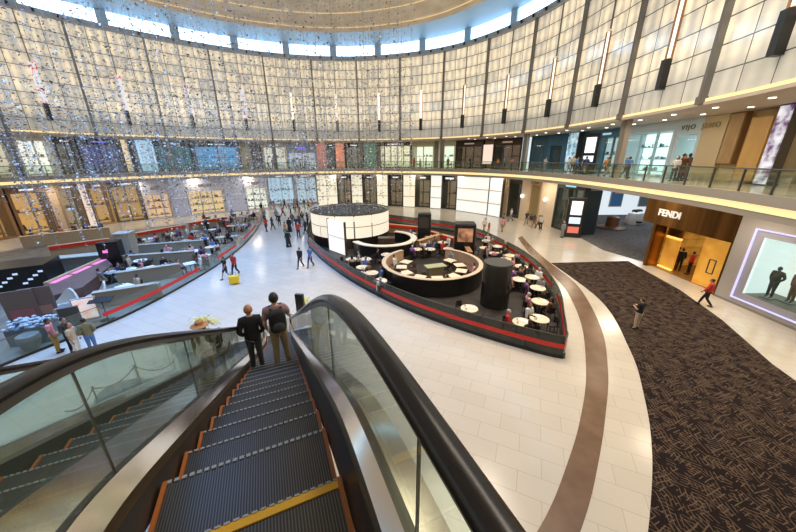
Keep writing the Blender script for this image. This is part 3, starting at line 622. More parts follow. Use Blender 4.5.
def make_escalator(sc, label, s_lo, s_hi, left_deck, right_deck, rails):
    bx, by = loc_to_world(UB, sc)
    e = empty('escalator', (bx, by, 0), HA, label, 'escalator')
    def l(s, u, z): return (s-sc, u-UB, z)
    us = [-2.2+.12*i for i in range(int((14.3+2.2)/.12)+1)]
    w = s_hi-s_lo; half = w/2
    tm = MB().box((0, -.205, -.10), (w, .40, .20)).mesh('step', TREAD)
    nm = MB()
    for i in range(24): nm.box((-half+w*(i+.5)/24, .0, .004), (w/24*.62, .016, .010))
    nm = nm.mesh('nosing', M['nosing'])
    om = MB().box((0, -.2, -.085), (.024, .404, .21)).mesh('side_trim', M['orange'])
    ym = MB().box((0, -.025, .004), (w, .045, .010)).mesh('yellow_line', M['yellow'])
    for k in range(-9, 31):
        u = ustep(k); z = nose(u)
        o = inst('step', tm, e, loc=(0, u-UB, z))
        if k == 0: o.scale.y = 1.4
        inst('nosing', nm, o); [inst('side_trim', om, o, loc=(sx*(half-.002), 0, 0)) for sx in (-1, 1)]
        if k == -1: inst('yellow_line', ym, o)
    def band(name, pts_of, m, u0=-2.2, u1=14.3, smooth=True):
        return MB().strip([pts_of(u) for u in us if u0 <= u <= u1]).build(name, m, e, smooth)
    for side, deck in ((-1, left_deck), (1, right_deck)):
        if not deck: continue
        for (sa, ha, sb, hb, nm_, m_) in deck:
            band(nm_, lambda u, a=sa, b=sb, p=ha, q=hb: [l(a, u, nose(u)+p), l(b, u, nose(u)+q), l(b, u, nose(u)+q-.03), l(a, u, nose(u)+p-.03)], m_)
    for (sr, sgn) in rails:
        R = 1.03
        railz = (lambda u, d=(0 if sgn > 0 else .065): RZ(u)-d)
        def prof(u, z, ang=0.):
            out = []
            for k in range(12):
                a = 2*PI*k/12; x = .042*math.cos(a); y = .028*math.sin(a); out.append((sr-sc+x, u-UB-y*math.sin(ang), z+y*math.cos(ang)))
            return out
        q = [(u, railz(u)) for u in us if u <= 14.0]
        zend = q[-1][1]; r = .36; loop = [(14.0+r*math.sin(a), zend-r+r*math.cos(a)) for a in [PI*k/10 for k in range(1, 11)]]
        path = q+loop+[(13.6, zend-2*r)]
        secs = []
        for i, (u, z) in enumerate(path):
            a, b = path[max(i-1, 0)], path[min(i+1, len(path)-1)]; an = math.atan2(b[1]-a[1], b[0]-a[0]); secs.append(prof(u, z, an))
        MB().strip(secs).build('handrail', M['rubber'], e, True)
        band('rail_guide', lambda u: [l(sr-.018, u, railz(u)-.02), l(sr+.018, u, railz(u)-.02), l(sr+.018, u, railz(u)-.065), l(sr-.018, u, railz(u)-.065)], M['darksteel'], u1=14.1)
        u0 = -2.2
        starts = [-1.4, .55, 1.95] if sr > 0 else [-1.2, 1.72, 3.3]
        cuts = starts+[starts[-1]+1.6*i for i in range(1, 8)]+[14.2]
        for a, b in zip(cuts, cuts[1:]):
            if b-a < .3 or a > 13.8: continue
            b = min(b, 14.2); n = max(3, int((b-a)/.12)); seg = [a+.007+(b-a-.014)*i/n for i in range(n+1)]
            MB().strip([[l(sr-.006, u, nose(u)+.21), l(sr+.006, u, nose(u)+.21), l(sr+.006, u, railz(u)-.05), l(sr-.006, u, railz(u)-.05)] for u in seg]).build('glass_panel', GL, e)
            MB().box(l(sr, b, (nose(b)+.25+railz(b)-.06)/2), (.013, .003, railz(b)-nose(b)-.31)).build('joint', M['darksteel'], e)
    return e
BK, RO = M['black'], ROD
make_escalator(-.33, 'descending escalator in the foreground with two men standing on its steps', -.83, .17,
  [(-.862, .09, -.850, -.08, 'skirt', BK), (-.880, .15, -.862, .09, 'skirt_edge', mat('bronze_edge', (.20, .13, .07), .35, .9)), (-.965, .25, -.880, .15, 'deck', RO), (-.995, .265, -.965, .25, 'glass_base', BK), (-1.33, .27, -.995, .27, 'outer_deck', RO), (-1.38, .265, -1.33, .27, 'deck_edge', BK)],
  [(.190, -.08, .208, .33, 'skirt', BK), (.208, .33, .228, .36, 'skirt_edge', M['darksteel']), (.228, .36, .295, .40, 'deck', RO), (.295, .40, .335, .40, 'glass_base', BK), (.335, .39, .46, .36, 'outer_deck', RO), (.46, .36, .47, -.75, 'side_cladding', RO)],
  [(.30, 1), (-.975, -1)])
make_escalator(-1.93, 'second escalator to the left, seen through the glass, with bare blue grey steps', -2.43, -1.43,
  [(-2.47, .12, -2.455, -.08, 'skirt', BK), (-2.50, .16, -2.47, .12, 'skirt_edge', M['darksteel']), (-2.76, .20, -2.50, .16, 'deck', RO), (-2.80, .20, -2.76, .20, 'glass_base', BK), (-2.95, .18, -2.80, .20, 'outer_deck', RO), (-2.96, -.75, -2.95, .18, 'side_cladding', RO)],
  [(-1.408, -.08, -1.385, .25, 'skirt', BK)],
  [(-2.78, -1)])
# landing plates
def uslab(name, u0, u1, s0, s1, z0, z1, m): return MB().prism([loc_to_world(u0, s0), loc_to_world(u0, s1), loc_to_world(u1, s1), loc_to_world(u1, s0)], z0, z1).build(name, m)
struct(uslab('floor_landing', -9, -2.25, -5, 2.5, ZU-.7, ZU, FLOOR))
tag(uslab('escalator_underside', -2.2, .3, -2.9, .44, ZU-1.1, ZU-.5, M['darksteel']), 'dark underside casing below the escalator heads', 'casing')
tag(uslab('landing_plate', 14.35, 15.6, -2.95, .5, 0, .02, M['steel']), 'brushed metal floor plate at the foot of the escalators', 'plate')

# ------------------------------------------------------------------ people
def skin(name, joints, edges, root=0, sub=2, m=None, voxel=None, extra=None, smooth=True, dec=None):
    me = bpy.data.meshes.new(name); me.from_pydata([j[0] for j in joints], edges, [])
    o = bpy.data.objects.new(name, me); C.objects.link(o)
    md = o.modifiers.new('s', 'SKIN'); md.use_smooth_shade = True
    lay = me.skin_vertices[0] if me.skin_vertices else None
    if lay is None:
        bpy.context.view_layer.objects.active = o; bpy.ops.mesh.customdata_skin_add(); lay = me.skin_vertices[0]
    for i, j in enumerate(joints):
        r = j[1]; lay.data[i].radius = r if isinstance(r, tuple) else (r, r); lay.data[i].use_root = (i == root)
    sb = o.modifiers.new('d', 'SUBSURF'); sb.levels = sub; sb.render_levels = sub
    bpy.context.view_layer.update(); dg = bpy.context.evaluated_depsgraph_get()
    out = bpy.data.meshes.new_from_object(o.evaluated_get(dg)); bpy.data.objects.remove(o)
    if extra or voxel:
        bm = bmesh.new(); bm.from_mesh(out)
        if extra:
            for x in extra: bm.from_mesh(x)
        bm.to_mesh(out); bm.free()
        if voxel:
            o = bpy.data.objects.new(name, out); C.objects.link(o); r = o.modifiers.new('r', 'REMESH'); r.mode = 'VOXEL'; r.voxel_size = voxel; r.use_smooth_shade = True
            if dec: d = o.modifiers.new('dd', 'DECIMATE'); d.ratio = dec
            sm = o.modifiers.new('sm', 'SMOOTH'); sm.factor = .5; sm.iterations = 2
            bpy.context.view_layer.update(); out2 = bpy.data.meshes.new_from_object(o.evaluated_get(bpy.context.evaluated_depsgraph_get())); bpy.data.objects.remove(o); out = out2
    out.materials.clear(); 
    if m: out.materials.append(m)
    for p in out.polygons: p.use_smooth = True
    out.name = name
    return out
def blob(c, r, n=14, rings=10, f=None):
    vs = []; fs = []
    for j in range(rings+1):
        ph = PI*j/rings
        for k in range(n):
            a = 2*PI*k/n; v = Vector((math.sin(ph)*math.cos(a), math.sin(ph)*math.sin(a), math.cos(ph)))
            if f: v = f(v)
            vs.append((c[0]+v.x*r[0], c[1]+v.y*r[1], c[2]+v.z*r[2]))
    for j in range(rings):
        for k in range(n): fs.append((j*n+k, j*n+(k+1) % n, (j+1)*n+(k+1) % n, (j+1)*n+k))
    m = MB().add(vs, fs); me = m.mesh('b'); bm = bmesh.new(); bm.from_mesh(me); bmesh.ops.remove_doubles(bm, verts=bm.verts, dist=1e-5); bm.to_mesh(me); bm.free(); return me
def vadd(a, b, t=1.): return (a[0]+b[0]*t, a[1]+b[1]*t, a[2]+b[2]*t)
POSES = {
 # facing +y. arms: elbow, wrist (right, left); legs: knee, ankle (right, left)
 'stand': dict(ph=.95, arms=[((.235, -.01, 1.14), (.245, .06, .90)), ((-.235, -.01, 1.14), (-.245, .06, .90))], legs=[((.10, .01, .50), (.11, -.02, .09)), ((-.10, .01, .50), (-.12, -.02, .09))]),
 'phone': dict(ph=.95, arms=[((.235, .02, 1.15), (.12, .25, 1.22)), ((-.235, -.01, 1.15), (-.10, .24, 1.20))], legs=[((.10, .02, .50), (.12, .0, .09)), ((-.10, .01, .50), (-.11, -.03, .09))]),
 'walk': dict(ph=.93, arms=[((.23, -.10, 1.16), (.24, -.12, .93)), ((-.23, .08, 1.15), (-.23, .22, .97))], legs=[((.09, .17, .52), (.09, .28, .10)), ((-.09, -.02, .50), (-.09, -.30, .16))]),
 'rail': dict(ph=.95, arms=[((.25, .05, 1.18), (.31, .28, 1.06)), ((-.235, -.02, 1.14), (-.20, .10, .93))], legs=[((.11, .02, .50), (.13, .0, .09)), ((-.09, .01, .50), (-.12, -.03, .09))]),
 'pocket': dict(ph=.95, arms=[((.26, -.08, 1.15), (.17, .06, .98)), ((-.26, -.08, 1.15), (-.17, .06, .98))], legs=[((.09, .01, .50), (.10, -.02, .09)), ((-.09, .03, .50), (-.10, .02, .09))]),
 'sit': dict(ph=.50, arms=[((.23, .12, .78), (.10, .34, .77)), ((-.23, .12, .78), (-.12, .34, .77))], legs=[((.11, .42, .50), (.12, .40, .09)), ((-.11, .42, .50), (-.12, .44, .09))]),
}
PM = {}
def person_meshes(pose):
    if pose in PM: return PM[pose]
    d = POSES[pose]; ph = d['ph']; dz = ph-.95
    T = lambda x, y, z: (x, y, z+dz)
    # body
    J = [(T(0, 0, .96), (.125, .095)), (T(0, 0, 1.10), (.115, .085)), (T(0, -.01, 1.28), (.135, .095)), (T(0, -.01, 1.41), (.10, .075)), (T(0, .0, 1.50), .052), (T(0, .015, 1.58), .052)]
    Ed = [(0, 1), (1, 2), (2, 3), (3, 4), (4, 5)]
    ex = []
    for sgn, (el, wr), (kn, an) in zip((1, -1), d['arms'], d['legs']):
        el, wr = T(*el), T(*wr)
        b = len(J); J += [(T(.178*sgn, -.01, 1.42), .062), (el, .042), (wr, .028)]; Ed += [(3, b), (b, b+1), (b+1, b+2)]
        dv = (Vector(wr)-Vector(el)).normalized(); hand = Vector(wr)+dv*.045; J.append((tuple(hand), (.036, .020))); Ed.append((b+2, b+3))
        side = dv.cross(Vector((sgn, 0, 0))).normalized(); lat = Vector((0, 1, 0)) if abs(dv.z) > .6 else Vector((1, 0, 0))
        lat = (lat-dv*lat.dot(dv)).normalized(); curl = Vector((-sgn, 0, 0)) if abs(dv.z) > .6 else Vector((0, 0, -1)); curl = (curl-dv*curl.dot(dv)).normalized()
        for q, ln in zip((-.027, -.009, .009, .026), (.060, .074, .080, .068)):
            a0 = hand+lat*q-dv*.02; a1 = hand+lat*q*1.15+dv*(.035+ln*.3)+curl*.006; a2 = hand+lat*q*1.2+dv*(.03+ln*.72)+curl*.028
            ex.append(([(tuple(a0), .009), (tuple(a1), .0085), (tuple(a2), .0075)], [(0, 1), (1, 2)]))
        th = hand+lat*.03*1-dv*.03; ex.append(([(tuple(th-lat*.02), .011), (tuple(th+lat*.022+dv*.02+curl*.01), .010), (tuple(th+lat*.030+dv*.052+curl*.02), .0085)], [(0, 1), (1, 2)]))
        b = len(J); hipz = ph-.04; J += [((.085*sgn, .0, hipz), .088), (kn, .056), ((an[0], an[1], an[2]+.02), .036), ((an[0]+.01*sgn, an[1]+.13, max(.035, an[2]-.05)), (.036, .024))]; Ed += [(0, b), (b, b+1), (b+1, b+2), (b+2, b+3)]
    HS = 1.07
    def hf(v):
        y = v.y; z = v.z
        if y > .55 and -.25 < z < .12 and abs(v.x) < .28: v = v+Vector((0, .20*(1-abs(v.x)/.28), 0))
        if z < -.3: v = Vector((v.x*(1+(z+.3)*.45), v.y*(1+(z+.3)*.15)+.06, v.z))
        return v
    hc = T(0, .02, 1.632)
    extra = [blob(hc, (.083, .101, .124), 24, 18, hf), blob(T(.085, .01, 1.63), (.013, .024, .034), 8, 6), blob(T(-.085, .01, 1.63), (.013, .024, .034), 8, 6)]
    extra += [skin('f', a, b_, sub=1) for a, b_ in ex]
    body = skin('body', J, Ed, extra=extra, voxel=.0085, dec=.35)
    hair = blob(vadd(hc, (0, -.018, .018)), (.093, .106, .124), 20, 14, lambda v: Vector((v.x, min(v.y, .62+.4*v.z) if v.z > .2 else min(v.y, .25+v.z*.6), max(v.z, -.55))))
    long_ = blob(vadd(hc, (0, -.04, -.05)), (.104, .106, .20), 20, 14, lambda v: Vector((v.x, min(v.y, .30+.5*v.z) if v.z > .4 else min(v.y, -.05+.3*v.z), v.z)))
    eyes = MB()
    for sx in (-1, 1): eyes.lathe([(.002, -.008), (.011, -.003), (.011, .003), (.002, .008)], vadd(hc, (.032*sx, .094, .008)), 8)
    # clothes
    g = .016
    def top(long_sleeve, loose=0.):
        J = [(T(0, 0, .84 if long_sleeve else .88), (.185+loose, .145+loose)), (T(0, 0, .98), (.165+loose, .13+loose)), (T(0, 0, 1.12), (.15+loose, .115+loose)), (T(0, -.01, 1.28), (.165+loose*.6, .12+loose*.6)), (T(0, -.01, 1.42), (.125, .095)), (T(0, 0, 1.50), (.070, .064))]
        Ed = [(0, 1), (1, 2), (2, 3), (3, 4), (4, 5)]
        for sgn, (el, wr) in zip((1, -1), d['arms']):
            el, wr = Vector(T(*el)), Vector(T(*wr)); b = len(J); J += [(T(.180*sgn, -.01, 1.42), .086)]
            if long_sleeve: J += [(tuple(el), .058+loose*.4), (tuple(el.lerp(wr, .93)), .042)]; Ed += [(4, b), (b, b+1), (b+1, b+2)]
            else: sh = Vector(T(.180*sgn, -.01, 1.42)); J += [(tuple(sh.lerp(el, .8)), .066)]; Ed += [(4, b), (b, b+1)]
        return skin('top', J, Ed, root=0)
    def legs(full=True, loose=0.):
        J = [(T(0, 0, 1.03), (.155, .12))]; Ed = []
        for sgn, (kn, an) in zip((1, -1), d['legs']):
            b = len(J); kn, an = Vector(kn), Vector(an); J += [((.085*sgn, 0, ph-.05), .108+loose*.5), (tuple(kn), .073+loose)]; Ed += [(0, b), (b, b+1)]
            if full: J.append((tuple(an+Vector((0, 0, .0))), .056+loose)); Ed.append((b+1, b+2))
        return skin('trousers', J, Ed, root=0)
    def shoes():
        mbs = []
        for sgn, (kn, an) in zip((1, -1), d['legs']):
            z = max(.045, an[2]-.045); me = blob((an[0], an[1]+.055, z), (.050, .145, .05), 14, 8, lambda v: Vector((v.x, v.y, max(v.z, -.85)))); mbs.append(me)
        bm = bmesh.new(); [bm.from_mesh(x) for x in mbs]; me = bpy.data.meshes.new('shoes'); bm.to_mesh(me); bm.free()
        for p in me.polygons: p.use_smooth = True
        return me
    for me in (hair, long_):
        for p in me.polygons: p.use_smooth = True
    r = dict(body=body, hair=hair, long=long_, eyes=eyes.mesh('eyes'), shirt=top(False), jacket=top(True, .026), trousers=legs(True), shorts=legs(False), shoes=shoes())
    # robe
    if pose != 'sit': r['robe'] = MB().lathe([(.30, .03), (.27, .3), (.215, .7), (.19, .95), (.185, 1.2), (.21, 1.38), (.16, 1.45), (.07, 1.50)], n=20, sy=.75).mesh('robe', None, True)
    PM[pose] = r; return r
SKN = [mat('skin_%d' % i, c, .5) for i, c in enumerate([(.55, .33, .22), (.42, .24, .15), (.25, .13, .08)])]
HR = dict(black=mat('hair_black', (.012, .01, .009), .5), brown=mat('hair_brown', (.06, .03, .015), .5), ginger=mat('hair_ginger', (.40, .17, .07), .55), grey=mat('hair_grey', (.4, .38, .35), .5))
COL = dict(black=(.012, .012, .014), white=(.75, .74, .72), grey=(.25, .26, .28), navy=(.03, .05, .12), blue=(.10, .22, .50), red=(.55, .04, .03), brown=(.16, .08, .04), tan=(.45, .32, .18), khaki=(.32, .23, .12), pink=(.70, .30, .35), yellow=(.80, .60, .05), green=(.10, .22, .10), olive=(.20, .20, .12), purple=(.22, .10, .28), beige=(.58, .47, .35), orange=(.75, .25, .05), mustard=(.48, .28, .05), plaid=(.28, .17, .18), charcoal=(.05, .05, .055))
def cm(c): return noisy('cloth_'+c, tuple(x*.85 for x in COL[c]), COL[c], 14, .85)
def person(x, y, z, face, pose, top='grey', bottom='black', kind='shirt', hair='black', long_=False, skin_=0, label=None, group=None, h=1.72, shorts=False, robe=False, eyes=True):
    r = person_meshes(pose); e = empty('person', (x, y, z), face, label, 'person', group); k = h/1.77; e.scale = (k, k, k)
    inst('body', r['body'], e, SKN[skin_]); 
    if hair: inst('hair', r['long' if long_ else 'hair'], e, HR[hair])
    if eyes: inst('eyes', r['eyes'], e, M['black'])
    if robe and 'robe' in r: inst('robe', r['robe'], e, cm(top)); inst('sleeves', r['jacket'], e, cm(top))
    else:
        inst('jacket' if kind == 'jacket' else 'shirt', r[kind], e, cm(top)); inst('shorts' if shorts else 'trousers', r['shorts' if shorts else 'trousers'], e, cm(bottom))
    inst('shoes', r['shoes'], e, cm('black')); return e
def toward(x, y, tx, ty): return math.atan2(-(tx-x), ty-y)      # rotation so that +y faces the target
# two men on the escalator
def on_step(k, s): x, y = loc_to_world(ustep(k)-.22, s); return x, y, nose(ustep(k))+.004
x, y, z = on_step(12, -.68); m1 = person(x, y, z, HA+.05, 'pocket', 'black', 'charcoal', 'jacket', 'ginger', label='ginger haired man in a black jacket standing on the left of the escalator', h=1.66)
x, y, z = on_step(11, -.14); m2 = person(x, y, z, HA+.1, 'rail', 'plaid', 'khaki', 'shirt', 'black', label='man in a plaid shirt and khaki trousers wearing a black backpack, right on the escalator', h=1.80)
e = empty('backpack', (x, y, z), HA+.1, 'black backpack worn by the man in the plaid shirt', 'backpack')
mb = MB(); mb.add([v.co for v in blob((0, -.19, 1.24), (.17, .11, .26), 20, 14, lambda v: Vector((math.copysign(abs(v.x)**.6, v.x), math.copysign(abs(v.y)**.7, v.y), math.copysign(abs(v.z)**.65, v.z)))).vertices], [tuple(p.vertices) for p in blob((0, 0, 0), (1, 1, 1), 20, 14).polygons])
mb.build('bag', cm('black'), e, True); MB().add([v.co for v in blob((0, -.29, 1.14), (.12, .05, .12), 14, 10).vertices], [tuple(p.vertices) for p in blob((0, 0, 0), (1, 1, 1), 14, 10).polygons]).build('front_pocket', cm('charcoal'), e, True)
for sx in (-1, 1): MB().tube([(.09*sx, -.12, 1.46), (.11*sx, -.02, 1.52), (.115*sx, .11, 1.40), (.12*sx, .13, 1.22), (.14*sx, -.05, 1.08)], .02, 6, .028).build('strap', cm('black'), e, True)
# woman in the sun hat on the other escalator
on2 = on_step
x, y, z = on2(15, -1.9); person(x, y, z, HA+PI, 'stand', 'olive', 'tan', 'jacket', 'brown', True, label='woman in olive coat and wide sun hat riding the second escalator', h=1.56)
e = empty('sun_hat', (x, y, z-.13), HA, 'wide brimmed brown sun hat worn by the woman on the second escalator', 'hat'); MB().lathe([(.20, 1.575), (.19, 1.59), (.095, 1.61), (.09, 1.69), (.05, 1.72), (.01, 1.725)], n=20).build('crown_and_brim', noisy('straw', (.35, .17, .07), (.5, .28, .12), 30, .8), e, True)
x, y = survey(221, 364); z = 0; person(x, y, z, HA+PI, 'phone', 'black', 'grey', 'jacket', 'black', label='person in a black jacket behind the woman in the sun hat', h=1.60)
# counted passers-by: (pixel of the feet, facing, pose, ...)
WALK = [
 (227, 279, 2.6, 'walk', 'black', 'navy', 'shirt', 'black', 1, 'man in a black shirt and shorts walking left of the man with the yellow case', dict(shorts=True)),
 (236, 275, 3.0, 'walk', 'red', 'black', 'jacket', 'black', 1, 'man in a red and black jacket walking with a yellow case on the pale floor', {}),
 (301, 268, 2.9, 'walk', 'black', 'charcoal', 'jacket', 'black', 0, 'dark clothed person walking left of the one in blue before the cream drum', {}),
 (311, 267, 2.8, 'walk', 'blue', 'navy', 'shirt', 'brown', 0, 'person in a blue shirt walking beside the glass barrier near the cream drum', {}),
 (635, 329, .3, 'phone', 'black', 'beige', 'shirt', 'brown', 0, 'person in black top and pale trousers standing on the dark patterned carpet', {}),
 (704, 306, .6, 'walk', 'red', 'black', 'jacket', 'black', 1, 'person in a red jacket and black trousers in front of the gold storefront', {}),
 (60, 352, -.9, 'stand', 'pink', 'mustard', 'shirt', 'black', 2, 'man in a dusty pink shirt and mustard trousers at the lower left', {}),
 (75, 351, -1.6, 'phone', 'charcoal', 'black', 'jacket', 'black', 1, 'man in a black shirt standing behind the two women at the lower left', {}),
 (81, 357, -1.2, 'stand', 'beige', 'white', 'shirt', 'brown', 1, 'woman in beige top and white skirt at the lower left', dict(long_=True)),
 (95, 352, .8, 'pocket', 'olive', 'blue', 'jacket', 'black', 0, 'man in an olive jacket and blue jeans, rightmost of the group at the lower left', {}),
 (314, 305, 0, None,) ][:10]
for px, py, f, pose, t, b_, kd, hr, sk, lab, kw in WALK:
    x, y = survey(px, py); person(x, y, .012 if px > 600 and px < 700 else 0, f, pose, t, b_, kd, hr, skin_=sk, label=lab, **kw)
x, y = survey(235, 284); e = empty('yellow_case', (x, y, 0), .3, 'bright yellow case on the floor behind the man in the red and black jacket', 'suitcase'); MB().box((0, 0, .36), (.62, .34, .56)).build('shell', mat('case_yellow', (.85, .60, .02), .4), e, bev=.06); MB().tube([(-.15, 0, .62), (-.15, 0, .86), (.15, 0, .86), (.15, 0, .62)], .015).build('handle', M['black'], e); MB().lathe([(.05, -.30), (.05, .30)], (0, 0, .05), 10).build('wheel', M['black'], e)
fx = [(680, 262, 'black', 'slim person in black inside the amber entrance', -.5), (690, 266, 'red', 'person in red inside the amber entrance of the gold storefront', .4), (673, 270, 'brown', 'person in brown bending near the left screen of the gold storefront', .9)]
for px, py, c, lab, f in fx:
    x, y = survey(px, py); kk = (FX+1.6)/x; x, y = x*kk, y*kk; person(x, y, .03, f, 'stand', c, 'black', 'jacket', 'black', label=lab)
# groups of passers-by in the crowded passage and by the shops
names = list(COL); used = {}
def inside(x, y, o=1.2):
    i = min(range(NC), key=lambda i: (CU[i][0]-x)**2+(CU[i][1]-y)**2); a, b = Vector(CU[i]), Vector(CU[(i+1) % NC]); t = (b-a).normalized(); return (Vector((x, y))-a).dot(Vector((t.y, -t.x))) < o
def far_person(px, py, where, z=0., o=None, pose=None, feet=True, xy=None):
    t = rnd.choice(['black', 'white', 'grey', 'navy', 'blue', 'red', 'brown', 'pink', 'beige', 'black', 'charcoal', 'green', 'purple', 'orange']); b_ = rnd.choice(['black', 'navy', 'grey', 'charcoal', 'khaki', 'beige'])
    x, y = xy or survey(px, py, z)
    while xy is None and not inside(x, y, .6): x, y = x*.985, y*.985
    pose = pose or rnd.choice(['walk', 'stand', 'phone', 'walk'])
    rb = t == 'black' and rnd.random() < .5 and pose != 'sit'
    lab = 'distant person in %s %s %s' % (t, 'robe' if rb else 'top, %s trousers' % b_, where)
    return person(x, y, z, rnd.uniform(-3, 3), pose, t, b_, rnd.choice(['shirt', 'jacket']), rnd.choice(['black', 'brown', 'black', 'grey']), rnd.random() < .4, rnd.choice([0, 0, 1, 2]), lab, 'distant people in %s, %s' % (t+(' robes' if rb else ' tops and '+b_), where), rnd.uniform(1.6, 1.8), robe=rb, eyes=False)
for px, py in [(267, 232), (273, 230), (280, 226), (286, 236), (290, 232), (293, 226), (297, 230), (300, 227), (303, 224), (306, 234), (283, 216), (285, 208), (291, 214), (295, 212), (300, 216), (298, 208), (288, 204), (304, 204), (309, 210), (275, 212), (272, 209), (281, 203), (312, 202), (287, 242), (289, 247), (265, 222), (277, 221), (299, 238), (308, 226), (262, 214), (294, 203)]:
    far_person(px, py, 'in the crowded passage')
for px, py in [(488, 237), (484, 232), (502, 232), (503, 226), (526, 224), (531, 223), (534, 224), (539, 222), (541, 223), (563, 230), (511, 217)]:
    far_person(px, py, 'on cream floor by the beige shops')
for px, oo in [(569, 1.), (573, 1.3), (577, .8), (581, 1.2), (586, .9), (607, 1.2), (609, .8), (626, .9), (629, 1.2), (545, 1.5), (512, 1.4), (505, 1.1), (498, 2), (470, 1.4), (463, 1), (448, 1.3), (443, 1), (426, 1.2), (420, 1.6), (414, .9), (330, 1.4), (305, 1), (300, 1.3), (294, .9), (273, 1), (268, 1.6), (276, 1.2), (683, 2.6), (676, 2.2)]:
    s = sat(px, ZU+1, oo); q = off(s, oo); far_person(px, 0, 'behind the gallery railing', ZU, xy=(q.x, q.y), pose=rnd.choice(['stand', 'phone', 'walk']))
# mannequins in the display window
def mannequin(x, y, z, f, col, lab, pose='pocket'):
    r = person_meshes(pose); e = empty('mannequin', (x, y, z), f, lab, 'mannequin'); e.scale = (1.04,)*3
    inst('body', r['body'], e, M['black']); inst('jacket', r['jacket'], e, cm(col)); inst('trousers', r['trousers'], e, cm(col)); MB().box((0, 0, .0), (.5, .5, .03)).build('base', M['dgrey'], e)
mannequin(FX+.75, 14.95, .79, 1.7, 'black', 'black suited mannequin in the big display window, front one'); mannequin(FX+1.15, 14.35, .79, 1.5, 'brown', 'dark brown dressed mannequin behind the black suited one'); mannequin(FX+.8, 13.3, .79, 1.5, 'charcoal', 'charcoal dressed mannequin deeper along the display window', 'stand')
for px, c in ((682, 'red'), (688, 'brown')):
    s = sat(px, ZU+1, 3.6); q = off(s, 3.6); mannequin(q.x, q.y, ZU+.03, 1.2, c, 'mannequin in a %s dress on the gallery before the icy white shop' % ('dark red' if c == 'red' else 'brown'), 'stand')

# ------------------------------------------------------------------ cafe furniture
def cafe_set():
    t = {}
    t['top'] = MB().lathe([(.42, .71), (.45, .72), (.45, .745), (.43, .75)], n=24).mesh('tabletop', M['tablecream'])
    t['stem'] = MB().lathe([(.04, .02), (.03, .1), (.03, .70), (.10, .71)], n=10).mesh('stem', M['black'])
    t['foot'] = MB().lathe([(.26, 0), (.25, .02), (.05, .04)], n=18).mesh('base', M['black'])
    t['sqtop'] = MB().box((0, 0, .735), (.75, .75, .03)).mesh('tabletop', M['tablecream'])
    t['seat'] = MB().box((0, 0, .45), (.44, .44, .06)).mesh('seat', dm((.08, .06, .05)))
    vs = []; 
    mb = MB(); secs = []
    for k in range(9):
        a = -1.1+2.2*k/8; x, y = .25*math.sin(a), -.25*math.cos(a)+.02; secs.append([(x, y, .48), (x*.9, y*.9, .48), (x*.94, y*.98-.03, .80), (x*1.04, y*1.08-.03, .80)])
    t['back'] = mb.strip(secs).mesh('backrest', dm((.08, .06, .05)))
    t['leg'] = MB().tube([(0, 0, 0), (-.015, .0, .43)], .017, 6).mesh('leg', M['black'])
    return t
CS = cafe_set()
def table(x, y, label, group, square=False, col=None, rz=0.):
    e = empty('cafe_table', (x, y, .016), rz, label, 'table', group); inst('tabletop', CS['sqtop' if square else 'top'], e, col); inst('stem', CS['stem'], e); inst('base', CS['foot'], e); return e
def chair(x, y, f, label, group, col):
    e = empty('cafe_chair', (x, y, .016), f, label, 'chair', group); inst('seat', CS['seat'], e, col); inst('backrest', CS['back'], e, col)
    for sx in (-1, 1):
        for sy in (-1, 1): inst('leg', CS['leg'], e, loc=(.18*sx, .17*sy, 0))
    return e
cupm = MB().lathe([(.03, 0), (.045, .02), (.05, .08), (.045, .08), (.03, .01)], n=10).mesh('cup', M['white']); platem = MB().lathe([(.05, 0), (.12, .012), (.12, .018), (.01, .01)], n=14).mesh('plate', M['white'])
CHC = [('black', dm((.02, .018, .016))), ('brown', dm((.10, .055, .03))), ('tan', dm((.40, .26, .14)))]
OBST = []; EDGES = []; TABS = []
def clear(x, y, m=.62):
    for _ in range(4):
        for ob in OBST:
            if len(ob) == 3:
                d = math.dist((x, y), ob[:2])
                if abs(d-ob[2]) < 1e-6: continue
                lo, hi = ob[2]-.85, ob[2]+m+.35
                if lo < d < hi:
                    t = hi if d > ob[2]-.2 else lo
                    x, y = ob[0]+(x-ob[0])*t/d, ob[1]+(y-ob[1])*t/d
            else:
                a, b = Vector(ob[0]), Vector(ob[1]); q = Vector((x, y)); t = max(0, min(1, (q-a).dot(b-a)/(b-a).length_squared)); c = a+(b-a)*t; d = (q-c).length
                if d < m+.25:
                    n = (q-c)/d if d > 1e-3 else Vector((0, 1)); c = c+n*(m+.26); x, y = c.x, c.y
    return x, y
